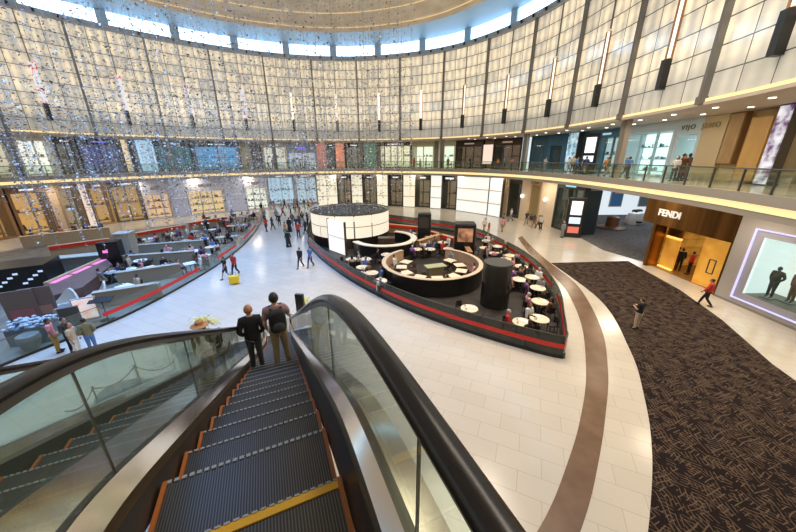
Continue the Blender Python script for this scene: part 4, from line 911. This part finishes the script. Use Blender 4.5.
def cafe_group(x, y, where, nch, nsit, square=False, chc=0, tcol=None, stand=False, r=.72, tcn='cream'):
    x, y = clear(x, y)
    for pth, cen in EDGES:
        for _ in range(10):
            if min(math.dist((x, y), q) for q in pth) > .98: break
            d = math.dist((x, y), cen); x, y = x+(cen[0]-x)/d*.2, y+(cen[1]-y)/d*.2
    x, y = clear(x, y, .45)
    if any(math.dist((x, y), q) < .98 for q in TABS): return
    TABS.append((x, y))
    a0 = rnd.uniform(0, 6.28); sh = 'square' if square else 'round'
    table(x, y, '%s %s cafe table %s' % (sh, tcn, where), '%s %s tables %s' % (sh, tcn, where), square, tcol, a0)
    for k in range(rnd.choice([1, 2, 2])):
        aa = rnd.uniform(0, 6.28); o = inst('plate', platem, loc=(x+.2*math.cos(aa), y+.2*math.sin(aa), .768)); tag(o, 'small white plate on a %s table %s' % (tcn, where), 'plate', 'plates %s %s' % (where, tcn))
        aa += 2; o = inst('cup', cupm, loc=(x+.27*math.cos(aa), y+.27*math.sin(aa), .768)); tag(o, 'white cup on a %s table %s' % (tcn, where), 'cup', 'cups %s %s' % (where, tcn))
    for k in range(nch):
        a = a0+2*PI*k/nch; cx, cy = x+r*math.cos(a), y+r*math.sin(a); f = toward(cx, cy, x, y)
        chair(cx, cy, f, '%s cafe chair at a table %s' % (CHC[chc][0], where), '%s chairs %s' % (CHC[chc][0], where), CHC[chc][1])
        if k < nsit:
            t = rnd.choice(['black', 'white', 'grey', 'white', 'blue', 'red', 'brown', 'pink', 'beige', 'black', 'navy', 'purple']); hr = rnd.choice(['black', 'black', 'brown', 'grey'])
            q = person(cx, cy, .016, f, 'sit', t, 'black', rnd.choice(['shirt', 'jacket']), hr, rnd.random() < .35, rnd.choice([0, 1, 2]), 'seated guest, %s top, %s hair, %s' % (t, hr, where), 'seated guests in %s with %s hair %s' % (t, hr, where), 1.72, eyes=False)
def barrier(px, label, closed, h=1.08, red=None, m=GLD, post=2.2, world=None, redparts=None):
    pts = world or [survey(*p) for p in px]
    path = resample(spline(pts, 10, closed), .35, closed)
    if closed: path.append(path[0])
    e = empty('glass_barrier', (*path[0], 0), 0, label, 'barrier'); ox, oy = path[0]
    def sec(i, d0, d1, z0, z1):
        a, b = Vector(path[max(i-1, 0)]), Vector(path[min(i+1, len(path)-1)]); t = (b-a).normalized(); n = Vector((t.y, -t.x)); p = Vector(path[i])-Vector((ox, oy))
        A, B = p+n*d0, p+n*d1; return [(A.x, A.y, z0), (B.x, B.y, z0), (B.x, B.y, z1), (A.x, A.y, z1)]
    R = range(len(path)); bb = lambda nm, d, z0, z1, mm, rg=R: MB().strip([sec(i, -d, d, z0, z1) for i in rg]).build(nm, mm, e)
    bb('plinth', .05, 0, .10, M['black']); bb('glass', .008, .10, h, m); bb('top_rail', .014, h, h+.025, M['darksteel'])
    n = len(path)
    for a, b in (redparts or [(0, 1)]):
        i, j = int(a*(n-1)), int(b*(n-1))
        if j-i > 1: bb('red_band', .016, .47, .68, M['red'], range(i, j+1))
    return e, path
# --- right hand cafe
ISL = [(308, 240), (318, 256), (345, 277), (380, 297), (420, 315), (480, 336), (557, 357.5), (562.5, 352), (561, 335), (556, 305), (540, 280), (520, 262), (500, 250), (478, 239), (450, 231), (420, 227), (385, 222), (345, 217), (318, 222)]
wp = [survey(*p) for p in ISL]
path = spline(wp, 6, True); EDGES.append((path, (2.5, 21.5)))
o = MB().prism(path, .0, .014).build('cafe_floor', noisy('cafe_floor', (.02, .015, .012), (.04, .03, .022), 2, .5)); tag(o, 'dark floor inset under the right hand cafe island', 'floor covering')
barrier(None, 'curved smoked glass barrier with red band around the right hand cafe', True, world=wp, redparts=[(.0, .385), (.402, .93)])
dc = (-4.75, 31.3)
# drum bar
e = empty('drum_bar', (*dc, .016), 0, 'round cream lit drum kiosk on a black base in the right hand cafe', 'kiosk'); RD_ = 4.0
MB().lathe([(RD_-.1, 0), (RD_-.1, 1.0), (RD_-.35, 1.0)], n=48).build('black_base', M['black'], e)
n = 14
crm = lm((1., .88, .68), .85)
for k in range(n):
    a0, a1 = 2*PI*k/n+.018, 2*PI*(k+1)/n-.018; secs = []
    for j in range(6):
        a = a0+(a1-a0)*j/5; c, s = math.cos(a), math.sin(a); secs.append([(RD_*c, RD_*s, 1.02), (RD_*c-.06*c, RD_*s-.06*s, 1.02), (RD_*c-.06*c, RD_*s-.06*s, 3.15), (RD_*c, RD_*s, 3.15)])
    MB().strip(secs).build('lit_panel', crm, e)
MB().lathe([(RD_+.02, 2.05), (RD_+.03, 2.07), (RD_+.03, 2.10), (RD_+.02, 2.12)], n=48, caps=False).build('bronze_band', dm((.45, .25, .1)), e)
MB().lathe([(RD_+.05, 3.15), (RD_+.05, 3.25), (RD_-.1, 3.25), (RD_-.1, 3.15)], n=48, caps=False).build('top_rim', M['dwood'], e)
MB().lathe([(.02, 3.05), (RD_-.12, 3.05), (RD_-.12, 3.12), (.02, 3.12)], n=48).build('roof', dm((.03, .03, .03)), e)
r_ = random.Random(3); mb = MB()
for k in range(700):
    a = r_.uniform(0, 6.28); q = RD_*.93*math.sqrt(r_.random()); s_ = r_.uniform(.06, .15)
    mb.box((q*math.cos(a), q*math.sin(a), 3.16+r_.uniform(0, .25)), (s_, s_*.4, s_*.5), r_.uniform(0, 3), Matrix.Rotation(r_.uniform(-1, 1), 3, 'X'))
o = mb.build('crystal_bed', mat('crystal_grey', (.30, .31, .30), .25, .3)); o.location = (*dc, .016); tag(o, 'bed of grey crystal pieces covering the top of the cream drum kiosk', 'crystals', kind='stuff')
# door-like panels standing in front of the drum
a = survey(330, 250); b = survey(346.5, 256); w = math.dist(a, b); rz = math.atan2(b[1]-a[1], b[0]-a[0])
e = empty('menu_wall', (*a, .016), rz, 'white lit double panel standing in front of the cream drum', 'panel'); MB().box((w/2, 0, 1.5), (w, .14, 2.9)).build('lit_face', lm((1, .98, .93), .95), e); MB().box((0, 0, 1.52), (.06, .2, 3.0)).box((w, 0, 1.52), (.06, .2, 3.0)).build('frame', M['dwood'], e); MB().box((w/2, -.08, 1.5), (w, .02, .04)).build('band', dm((.5, .3, .12)), e)
# low counter ring right of the drum
cc = (-1.1, 27.3); OBST.append((*cc, 3.05)); OBST.append((*dc, 4.0))
e = empty('bar_counter', (*cc, .016), 0, 'curved black bar counter with pale top, right of the cream drum', 'counter')
def arcbox(r0, r1, z0, z1, a0, a1, n=40):
    return MB().strip([[(r0*math.cos(a), r0*math.sin(a), z0), (r1*math.cos(a), r1*math.sin(a), z0), (r1*math.cos(a), r1*math.sin(a), z1), (r0*math.cos(a), r0*math.sin(a), z1)] for a in [a0+(a1-a0)*k/n for k in range(n+1)]])
arcbox(2.75, 3.0, 0, 1.08, -2.7, 1.2).build('front', M['black'], e); arcbox(2.5, 3.08, 1.08, 1.14, -2.7, 1.2).build('worktop', M['cream'], e)
MB().box((0.2, .6, .5), (1.6, .8, 1.0)).build('back_unit', M['dwood'], e)
# ring banquette
rc = (2.55, 20.3); OBST.append((*rc, 3.55)); OBST.append((5.75, 15.9, .8))
e = empty('ring_banquette', (*rc, .016), 0, 'large ring shaped banquette with black outside and tan inside wall', 'banquette')
A0, A1 = 2.2, 2.2+5.2
arcbox(3.42, 3.55, 0, 1.15, A0, A1, 60).build('outer_wall', M['black'], e); arcbox(3.30, 3.42, .45, 1.15, A0, A1, 60).build('padded_back', dm((.50, .33, .2)), e); arcbox(2.75, 3.42, 0, .45, A0, A1, 60).build('bench', dm((.12, .07, .045)), e); arcbox(3.28, 3.57, 1.15, 1.19, A0, A1, 60).build('rim', dm((.55, .43, .30)), e)
for k in range(9):
    a = A0+.35+k*.56; x, y = rc[0]+2.15*math.cos(a), rc[1]+2.15*math.sin(a)
    table(x, y, 'square cream table inside the ring banquette', 'square cream tables inside the ring banquette', True, None, a)
    if k % 2 == 0:
        ax = a+.15; px_, py_ = rc[0]+2.95*math.cos(ax), rc[1]+2.95*math.sin(ax); t = ['white', 'blue', 'black', 'pink', 'grey'][k//2]
        person(px_, py_, .016, toward(px_, py_, *rc), 'sit', t, 'black', 'shirt', 'black', label='guest in %s top sitting on the ring banquette' % t, eyes=False)
    if k % 3 != 1: cx, cy = rc[0]+1.55*math.cos(a), rc[1]+1.55*math.sin(a); chair(cx, cy, toward(cx, cy, x, y), 'brown cafe chair inside the ring banquette', 'brown chairs inside the ring banquette', CHC[1][1])
e = empty('service_table', (*rc, .016), .3, 'pale glass topped service table in the middle of the ring banquette', 'table'); MB().box((.3, 0, .8), (1.5, .7, .06)).build('tabletop', lm((.55, .52, .30), .5), e); MB().box((.3, 0, .4), (1.2, .5, .76)).build('cabinet', dm((.25, .2, .1)), e)
# black column
x, y = 5.75, 15.9; e = empty('round_column', (x, y, .016), 0, 'squat black round column between the ring banquette and the glass tip', 'column')
MB().lathe([(.80, 0), (.80, 2.55), (.76, 2.6)], n=40).build('shaft', mat('black_gloss', (.02, .018, .015), .2), e, True); MB().lathe([(.78, 2.6), (.78, 2.63), (.02, 2.63)], n=40).build('top', dm((.05, .05, .045)), e)
# dark kiosk boxes
def kiosk(px, py, w, h, lab, scr=None):
    x, y = survey(px, py); e = empty('screen_kiosk', (x, y, .016), -.15, lab, 'kiosk'); MB().box((0, 0, h/2), (w, w*.8, h)).build('case', M['black'], e, bev=.12)
    MB().box((0, -w*.4-.02, h*.70), (w*.72, .03, h*.36)).build('screen', scr or noisy('screen_warm', (.05, .02, .01), (.55, .28, .16), 1.4, .3, emit=.5), e)
kiosk(463, 258, 1.7, 3.1, 'black rounded kiosk with a warm picture screen behind the ring banquette')
kiosk(424, 242, 1.3, 3.0, 'dark square kiosk tower between the cream drum and the lit panels', dm((.04, .035, .03)))
# long tan table and benches
def bench(p0, p1, lab, c, h=.95, d=.35, redtop=False, name='low_partition', cat='partition'):
    a, b = survey(*p0), survey(*p1); OBST.append((a, b)); w = math.dist(a, b); rz = math.atan2(b[1]-a[1], b[0]-a[0]); e = empty(name, (*a, .016), rz, lab, cat)
    MB().box((w/2, 0, h/2), (w, d, h)).build('body', dm(c), e); MB().box((w/2, 0, h+.02), (w+.04, d+.06, .04)).build('cap', dm(tuple(min(1, v*1.6) for v in c)), e)
    if redtop: MB().box((w/2, -d/2-.05, h-.12), (w-.1, .08, .28)).build('red_cushion', M['red'], e)
    return e
bench((418, 251), (441, 243), 'long tan partition running diagonally behind the ring banquette', (.38, .24, .13))
bench((388, 232), (424, 236), 'tan banquette with red cushions right of the drum', (.34, .22, .12), redtop=True)
bench((430, 240), (455, 248), 'tan banquette with red cushions left of the picture kiosk', (.34, .22, .12), redtop=True)
bench((466, 261), (469, 267), 'brown wooden booth end right of the diagonal partition', (.22, .11, .05), h=1.2, name='booth')
for px, py, n_, s_ in [(405, 257, 3, 2), (417, 252, 3, 2), (430, 259, 3, 1), (442, 250, 3, 2), (448, 257, 2, 1), (360, 277, 3, 2), (372, 283, 3, 2), (386, 291, 3, 1), (352, 268, 3, 2), (366, 268, 2, 1), (395, 264, 2, 1), (380, 272, 3, 2), (436, 242, 2, 1), (412, 240, 2, 1)]:
    x, y = survey(px, py); cafe_group(x, y, 'between the drum and the ring banquette', n_, s_, chc=0)
for px, py, n_, s_ in [(533, 345, 3, 2), (548, 338, 3, 1), (536, 325, 3, 2), (549, 318, 3, 2), (527, 306, 3, 2), (543, 301, 3, 2), (518, 290, 3, 2), (534, 288, 3, 2), (520, 276, 3, 2), (507, 282, 2, 2), (505, 268, 3, 2), (514, 264, 2, 2), (494, 262, 3, 2), (498, 254, 3, 2), (484, 256, 3, 2), (487, 248, 2, 2), (477, 249, 3, 2), (522, 336, 2, 1), (473, 327, 2, 0), (452, 318, 2, 1)]:
    x, y = survey(px, py); cafe_group(x, y, 'near the glass tip of the right cafe', n_, s_, chc=0, r=.66)
# --- left hand cafe
LB = [(-20, 376), (22, 358), (88, 332), (124, 317), (160, 299), (192, 281), (218, 265), (238, 250), (252, 236), (261, 222), (265, 210)]
wl = [survey(*p) for p in LB]; EDGES.append((spline(wl, 6), (-26, 24)))
barrier(None, 'long curved glass barrier with red band along the left hand cafe', False, world=wl, m=GLC, redparts=[(.10, .27), (.325, .42), (.475, .64), (.66, .80), (.84, .98)])
o = MB().prism(resample(spline(wl, 6), 1.)+[(-24, 44), (-33, 36), (-38, 26), (-37, 14), (-30, 8)], 0, .014).build('cafe_floor', noisy('cafe_floor_left', (.13, .12, .10), (.24, .20, .15), 1.2, .5)); tag(o, 'grey brown floor covering under the left hand cafe', 'floor covering')
STN = (.26, .24, .19)
bench((98, 308), (163, 297), 'grey stone low partition nearest the glass barrier in the left cafe', STN); bench((120, 286), (182, 276), 'second grey stone low partition in the left cafe', STN); bench((118, 268), (196, 262), 'third grey stone low partition in the left cafe', STN); bench((135, 256), (205, 250), 'fourth grey low partition in the left cafe', STN)
bench((52, 257), (112, 248), 'long tan banquette with red cushions at the left behind the pink edged counter', (.42, .28, .15), redtop=True); bench((138, 242), (186, 233), 'tan banquette with red cushions in the back of the left cafe', (.42, .30, .18), redtop=True); bench((190, 231), (228, 224), 'tan banquette with red cushions below the lilac shops', (.42, .30, .18), redtop=True); bench((24, 248), (112, 237), 'pale tan back wall partition at the far left', (.52, .36, .20), h=1.1)
x, y = survey(132, 262); e = empty('square_pillar', (x, y, .016), .3, 'short square beige pillar in the left cafe', 'pillar'); MB().box((0, 0, 1.25), (1.0, 1.0, 2.5)).build('shaft', dm((.42, .38, .30)), e); MB().box((0, 0, 2.53), (1.15, 1.15, .08)).build('cap', dm((.5, .46, .38)), e)
x, y = survey(117, 268); e = empty('espresso_bar', (x, y, .016), .4, 'black bar cabinet with a pink light beside the beige pillar', 'cabinet'); MB().box((0, 0, 1.1), (1.3, .9, 2.2)).build('cabinet', M['black'], e); MB().box((-.2, -.47, 1.5), (.3, .03, .2)).build('pink_light', lm((1, .2, .6), 1.2), e)
# brown platform with pink light edge
P4 = [(50, 296), (48, 284), (106, 258), (112, 264), (82, 287)]
wq = [survey(p[0], p[1], .9) for p in P4]; e = empty('display_platform', (*wq[0], .016), 0, 'brown raised platform with pink lit edge in the left cafe', 'platform'); w0 = wq[0]; rel = [(p[0]-w0[0], p[1]-w0[1]) for p in wq]
MB().prism(rel, 0, .86).build('body', noisy('plat', (.10, .06, .055), (.14, .085, .08), 3, .5), e)
a, b = Vector(rel[1]), Vector(rel[2]); mb = MB(); mb2 = MB()
for t0, t1 in ((.02, .28), (.34, .62), (.70, .97)):
    p, q = a.lerp(b, t0), a.lerp(b, t1); w = (q-p).length; ang = math.atan2(q.y-p.y, q.x-p.x); mb.box(((p.x+q.x)/2+.15*math.sin(ang)*1, (p.y+q.y)/2-.15*math.cos(ang), .885), (w, .28, .04), ang)
mb.build('pink_light', lm((.95, .28, .70), .9), e); ang = math.atan2(b.y-a.y, b.x-a.x); mb2.box(((a.x+b.x)/2-.12*math.sin(ang), (a.y+b.y)/2+.12*math.cos(ang), .5), ((b-a).length, .22, 1.0), ang).build('tan_ledge', dm((.48, .34, .20)), e)
# black bar block and pale glass counter
x, y = survey(14, 292); e = empty('bar_block', (x, y, .016), .5, 'big black bar block at the left edge with white and blue lit goods', 'bar'); MB().box((0, 1.1, .8), (3.6, 2.4, 1.6)).build('body', M['black'], e)
for k in range(12): MB().box((-1.6+k*.29, -.12, .5+.23*((k*5) % 4)), (.22, .04, .12)).build('lit_label', lm((.55, .7, 1.), .9), e)
a, b = survey(50, 258, 1.1), survey(106, 253, 1.1); w = math.dist(a, b); e = empty('glass_counter', (*a, .016), math.atan2(b[1]-a[1], b[0]-a[0]), 'long pale blue glass counter behind the pink edged platform', 'counter'); MB().box((w/2, 0, 1.08), (w, .9, .06)).build('glass_top', lm((.40, .58, .68), .5), e); MB().box((w/2, .1, .52), (w-.3, .6, 1.0)).build('body', dm((.2, .2, .22)), e)
# white shell seats
for px, py, rz, w_ in ((66, 313, .3, 'left'), (97, 303, -.5, 'right')):
    x, y = survey(px, py); e = empty('shell_seat', (x, y, .016), rz, 'white curved shell shaped lounge seat, the %s one beside the brown platform' % w_, 'seat')
    secs = []
    for k in range(13):
        a = PI*(.05+.9*k/12); h = .45+1.25*math.sin(PI*k/12)**2*(.6+.4*math.cos(a)); secs.append([(.85*math.cos(a), .6*math.sin(a), .05), (.75*math.cos(a), .5*math.sin(a), .05), (.62*math.cos(a), .55*math.sin(a), h), (.70*math.cos(a), .64*math.sin(a), h)])
    MB().strip(secs).build('shell', mat('shell_white', (.62, .62, .58), .4), e, True); MB().lathe([(.6, 0), (.68, .1), (.66, .42), (.5, .47)], (0, .05, .0), 24, sy=.7).build('cushion', dm((.5, .48, .42)), e, True)
# panel, menu stand, lower left display
x, y = survey(91, 322); e = empty('picture_stand', (x, y, .016), .55, 'white and peach picture screen on the cafe counter front at the lower left', 'screen'); MB().box((0, 0, .75), (.95, .12, 1.3)).build('frame', M['grey'], e); MB().box((0, -.07, .8), (.82, .03, 1.1)).build('picture', noisy('peach', (.85, .45, .32), (.85, .85, .92), 2.4, .4, emit=.55), e)
bench((66, 326), (86, 322), 'dark grey counter left of the picture screen', (.09, .09, .09), h=1.05, d=.6, name='counter', cat='counter')
x, y = survey(108, 320); e = empty('menu_stand', (x, y, .016), .3, 'black menu stand with slanted top beside the picture screen', 'stand'); MB().box((0, 0, .02), (.5, .35, .04)).build('base', M['black'], e); MB().tube([(0, 0, .03), (0, 0, 1.15)], .03).build('pole', M['black'], e); MB().box((0, -.02, 1.2), (1.0, .45, .04), 0, Matrix.Rotation(.35, 3, 'X')).build('tray', M['black'], e)
x, y = survey(33, 348); e = empty('round_basket', (x, y, .016), 0, 'round grey basket table behind the red banded glass at the lower left', 'basket'); MB().lathe([(.3, 0), (.40, .5), (.38, .68), (.34, .70)], n=24).build('basket', dm((.16, .17, .16)), e); 
x, y = survey(38, 340); e = empty('flower_display', (x, y, .016), .3, 'low display covered in white and pale blue blossoms at the lower left', 'display'); MB().box((0, 0, .4), (1.5, .8, .8)).build('plinth', dm((.10, .15, .2)), e)
r_ = random.Random(5); mb = MB()
for k in range(90): mb.add([v.co for v in blob((r_.uniform(-.75, .75), r_.uniform(-.4, .4), .83+r_.uniform(0, .3)), (.09, .09, .05), 6, 4).vertices], [tuple(p.vertices) for p in blob((0, 0, 0), (1, 1, 1), 6, 4).polygons])
o = mb.build('blossoms', dm((.40, .50, .58)), e); o['kind'] = 'stuff'
for px, py, w_, c in ((46, 318, 'right', (.35, .2, .18)), (28, 322, 'left', (.3, .12, .14))):
    x, y = survey(px, py); e = empty('menu_board', (x, y, .016), .5, 'brown grey upright board behind the blossoms, %s one' % w_, 'board'); MB().box((0, 0, .9), (1.2, .08, 1.8)).build('board', dm((.16, .13, .12)), e); MB().box((0, -.06, .5), (.9, .03, .5)).build('picture', dm(c), e)
LT = ['white', 'cream', 'grey']
for i, (px, py) in enumerate([(128, 297), (146, 294), (115, 282), (133, 279), (152, 277), (170, 274), (196, 273), (207, 264), (128, 266), (148, 266), (165, 263), (182, 262), (198, 259), (212, 255), (222, 254), (150, 254), (168, 252), (188, 248), (206, 246), (222, 244), (236, 243), (150, 246), (172, 241), (196, 238), (214, 236), (232, 232), (244, 231), (205, 229), (226, 226), (243, 222), (252, 219), (45, 240), (70, 236), (95, 232), (30, 232), (210, 222), (236, 218)]):
    x, y = survey(px, py); c = i % 3
    where = 'beside the left cafe stone partitions' if px < 190 and py > 255 else ('at the far end of the left cafe' if px > 190 else 'at the back of the left cafe')
    cafe_group(x, y, where, rnd.choice([2, 3, 3]), rnd.choice([1, 2, 2]), i % 2 == 0, c, [M['white'], M['tablecream'], dm((.3, .3, .3))][c], tcn=LT[c])
# potted palms, stanchions, totem, bench near the escalator foot
def palm(px, py, z, lab):
    x, y = survey(px, py, z); e = empty('potted_palm', (x, y, 0), 0, lab, 'plant'); MB().lathe([(.22, 0), (.30, .3), (.32, .55), (.27, .55), (.25, .45)], n=20).build('pot', dm((.12, .11, .10)), e); MB().tube([(0, 0, .4), (.02, 0, .9), (0, .02, 1.25)], [.05, .04, .03]).build('stem', M['tan'], e)
    r_ = random.Random(px); mb = MB()
    for k in range(26):
        a = r_.uniform(0, 6.28); l = r_.uniform(.45, .8); up = r_.uniform(.1, .5); secs = []
        for j in range(6):
            t = j/5; rr_ = l*t; z_ = 1.2+up*math.sin(t*2.2)*1.0-.25*t*t; w_ = .05*math.sin(PI*(.12+.85*t)); c, s = math.cos(a), math.sin(a)
            secs.append([(rr_*c-w_*s, rr_*s+w_*c, z_), (rr_*c, rr_*s, z_+.015), (rr_*c+w_*s, rr_*s-w_*c, z_), (rr_*c, rr_*s, z_-.004)])
        mb.strip(secs)
    mb.build('leaves', mat('palm_leaf', (.62, .55, .16), .5), e)
palm(203, 321, 1.4, 'potted plant with yellow green fronds behind the woman in the sun hat'); palm(304, 303, 1.4, 'potted plant with yellow green fronds beside the black totem at the escalator foot')
x, y = survey(299, 294, 2.5); e = empty('sign_totem', (x, y, 0), -.2, 'plain black slab totem at the right foot of the escalator', 'totem'); MB().box((0, 0, 1.25), (.38, .16, 2.5)).build('slab', M['black'], e, bev=.02); MB().box((0, 0, .02), (.8, .5, .04)).build('base', M['darksteel'], e)
tops = [survey(92, 387, 1.0), survey(134, 365, 1.0), survey(173, 361, 1.0), survey(64, 410, 1.0)]
for i, (x, y) in enumerate(tops[:3]):
    e = empty('stanchion', (x, y, 0), 0, ['slim dark rope post nearest the camera, seen through the escalator glass', 'middle slim dark rope post seen through the escalator glass', 'furthest slim dark rope post seen through the escalator glass'][i], 'post')
    MB().lathe([(.16, 0), (.15, .02), (.03, .04)], n=18).build('base', M['darksteel'], e); MB().tube([(0, 0, .03), (0, 0, .98)], .02).build('pole', M['darksteel'], e); MB().lathe([(.03, .95), (.035, .99), (.02, 1.02)], n=12).build('cap', M['darksteel'], e)
def rope(a, b, lab):
    pts = [(a[0]+(b[0]-a[0])*t, a[1]+(b[1]-a[1])*t, .95-.5*4*t*(1-t)*.55) for t in [k/14 for k in range(15)]]; tag(MB().tube(pts, .016, 6).build('rope', M['dwood']), lab, 'rope')
rope(tops[0], tops[1], 'sagging dark rope between the nearest and middle rope posts'); rope(tops[1], tops[2], 'sagging dark rope between the middle and furthest rope posts'); rope(tops[3], tops[0], 'dark rope running down left from the nearest rope post')
x, y = survey(128, 392, .4); e = empty('round_bench', (x, y, 0), 0, 'low grey rounded bench seen through the left escalator glass', 'bench'); MB().lathe([(.95, 0), (1., .1), (1., .40), (.92, .46)], n=36, sy=.7).build('seat', dm((.12, .14, .14)), e)
# ------------------------------------------------------------------ crystal curtain
import numpy as np
def crystals():
    r_ = random.Random(11); V = []; Fc = []; strands = MB()
    mats = [mat('flake_silver', (.50, .48, .44), .5, .0, spec=.3), mat('flake_lit', (.60, .58, .52), .5, spec=.3), mat('flake_shaded', (.12, .12, .12), .4)]  # one silver flake in three tones: glints and shade put into the colour
    sets = [([], []), ([], []), ([], [])]; st = 0
    while st < NSTR:
        x = r_.uniform(-30, 2.5); y = r_.uniform(14, 41)
        d = ((x+13.5)/15.2)**2+((y-27.5)/12.5)**2
        if d > 1 or r_.random() > .25+.75*d**1.2: continue
        st += 1; ztop = 24.4+r_.uniform(-.5, .6); zb = 4.3+r_.uniform(-1.2, 2.2)+(1.2 if x > -8 else 0)
        strands.tube([(x, y, zb), (x, y, ztop)], .0035, 3)
        z = zb
        while z < ztop:
            z += r_.uniform(.12, .55)*(1. if z < 11.5 else 2.6)
            s = r_.uniform(.04, .10); a = r_.uniform(0, PI); b = r_.uniform(-.9, .9)
            u = Vector((math.cos(a)*math.cos(b), math.sin(a)*math.cos(b), math.sin(b))); v = Vector((-math.sin(a), math.cos(a), 0)); n_ = u.cross(v)
            c = Vector((x+r_.uniform(-.05, .05), y+r_.uniform(-.05, .05), z)); k = r_.random(); vs, fs = sets[0 if k < .50 else (1 if k < .74 else 2)]
            m = len(vs); vs += [tuple(c+u*s), tuple(c-u*s), tuple(c+v*s*.7+n_*s*.5), tuple(c-v*s*.7+n_*s*.5), tuple(c+n_*s*.16), tuple(c-n_*s*.18)]
            fs += [(m, m+2, m+4), (m+2, m+1, m+4), (m+1, m+3, m+4), (m+3, m, m+4), (m+2, m, m+5), (m+1, m+2, m+5), (m+3, m+1, m+5), (m, m+3, m+5)]
    e = empty('crystal_curtain', (-13.5, 27.5, 4.), 0, 'vast hanging curtain of small glittering flakes filling the left half of the hall', 'hanging decoration'); e['kind'] = 'stuff'
    iv = Matrix.Translation((13.5, -27.5, -4.))
    for (vs, fs), m, nm in zip(sets, mats, ('silver_flakes', 'lit_flakes', 'shaded_flakes')):
        me = bpy.data.meshes.new(nm); me.from_pydata(vs, [], fs); me.materials.append(m); o = bpy.data.objects.new(nm, me); C.objects.link(o); o.parent = e; o.matrix_parent_inverse = iv; o['kind'] = 'stuff'
    o = strands.build('threads', mats[0], e); o.matrix_parent_inverse = iv; o['kind'] = 'stuff'
NSTR = 900
crystals()
# ------------------------------------------------------------------ light
def area(name, loc, size, power, col, rot=(0, 0, 0), size_y=None):
    l = bpy.data.lights.new(name, 'AREA'); l.energy = power; l.color = col; l.size = size
    if size_y: l.shape = 'RECTANGLE'; l.size_y = size_y
    o = bpy.data.objects.new(name, l); C.objects.link(o); o.location = loc; o.rotation_euler = rot; return o
def spread(o, deg): o.data.spread = math.radians(deg); return o
spread(area('blue_floor_fill', (-17, 19, ZT+2.2), 15, 5400, (.17, .43, 1.)), 90)  # added blue lamp under the closed dome, tints the left floor
spread(area('blue_floor_fill', (-19, 38, ZT+2.2), 12, 1300, (.28, .55, 1.)), 110)  # second added blue fill, towards the far left
spread(area('warm_hall_fill', (6, 19, ZT+2.), 9, 2500, (1., .88, .72)), 110)  # added warm fill out of view, brightens the floor on the right
area('warm_hall_fill', (8, 8, ZT-1), 7, 1500, (1., .88, .72))  # another added warm fill, nearer the camera
for lv, z, o1, pw in ((0, 5.45, 4, 150), (1, ZW-.4, 3.2, 110)):
    s = 6.
    while s < 118:
        q = off(s, .8); l = area('soffit_lamp', (q.x, q.y, z), 1.6, pw, (1., .84, .62) if not (lv and 22 < s < 40) else (.75, .9, 1.)); s += 7.
dl = MB().lathe([(.14, 0), (.14, .03), (.1, .03), (.1, .0)], n=14).mesh('downlight', lm((1, .95, .85), 3.))
for o_ in (1.5, 3.4):
    s = 8.
    while s < 50:
        q = off(s, o_); o = inst('downlight', dl, loc=(q.x, q.y, ZW-.335)); tag(o, 'small round downlight in the gallery ceiling', 'downlight', 'gallery downlights'); s += 3.
for q in ((31, 38), (27, 29)): area('corridor_lamp', (*q, 5.4), 3, 220, (.85, .93, 1.))
w = bpy.data.worlds.new('world'); bpy.context.scene.world = w; w.use_nodes = True; w.node_tree.nodes['Background'].inputs[0].default_value = (.6, .65, .7, 1); w.node_tree.nodes['Background'].inputs[1].default_value = .3
sc = bpy.context.scene
sc.view_settings.view_transform = 'Standard'; sc.view_settings.look = 'None'; sc.view_settings.gamma = 1; sc.view_settings.exposure = 0.; sc.view_settings.use_curve_mapping = False
sc.cycles.use_denoising = True; sc.cycles.max_bounces = 8; sc.cycles.transparent_max_bounces = 16; sc.cycles.sample_clamp_indirect = 4
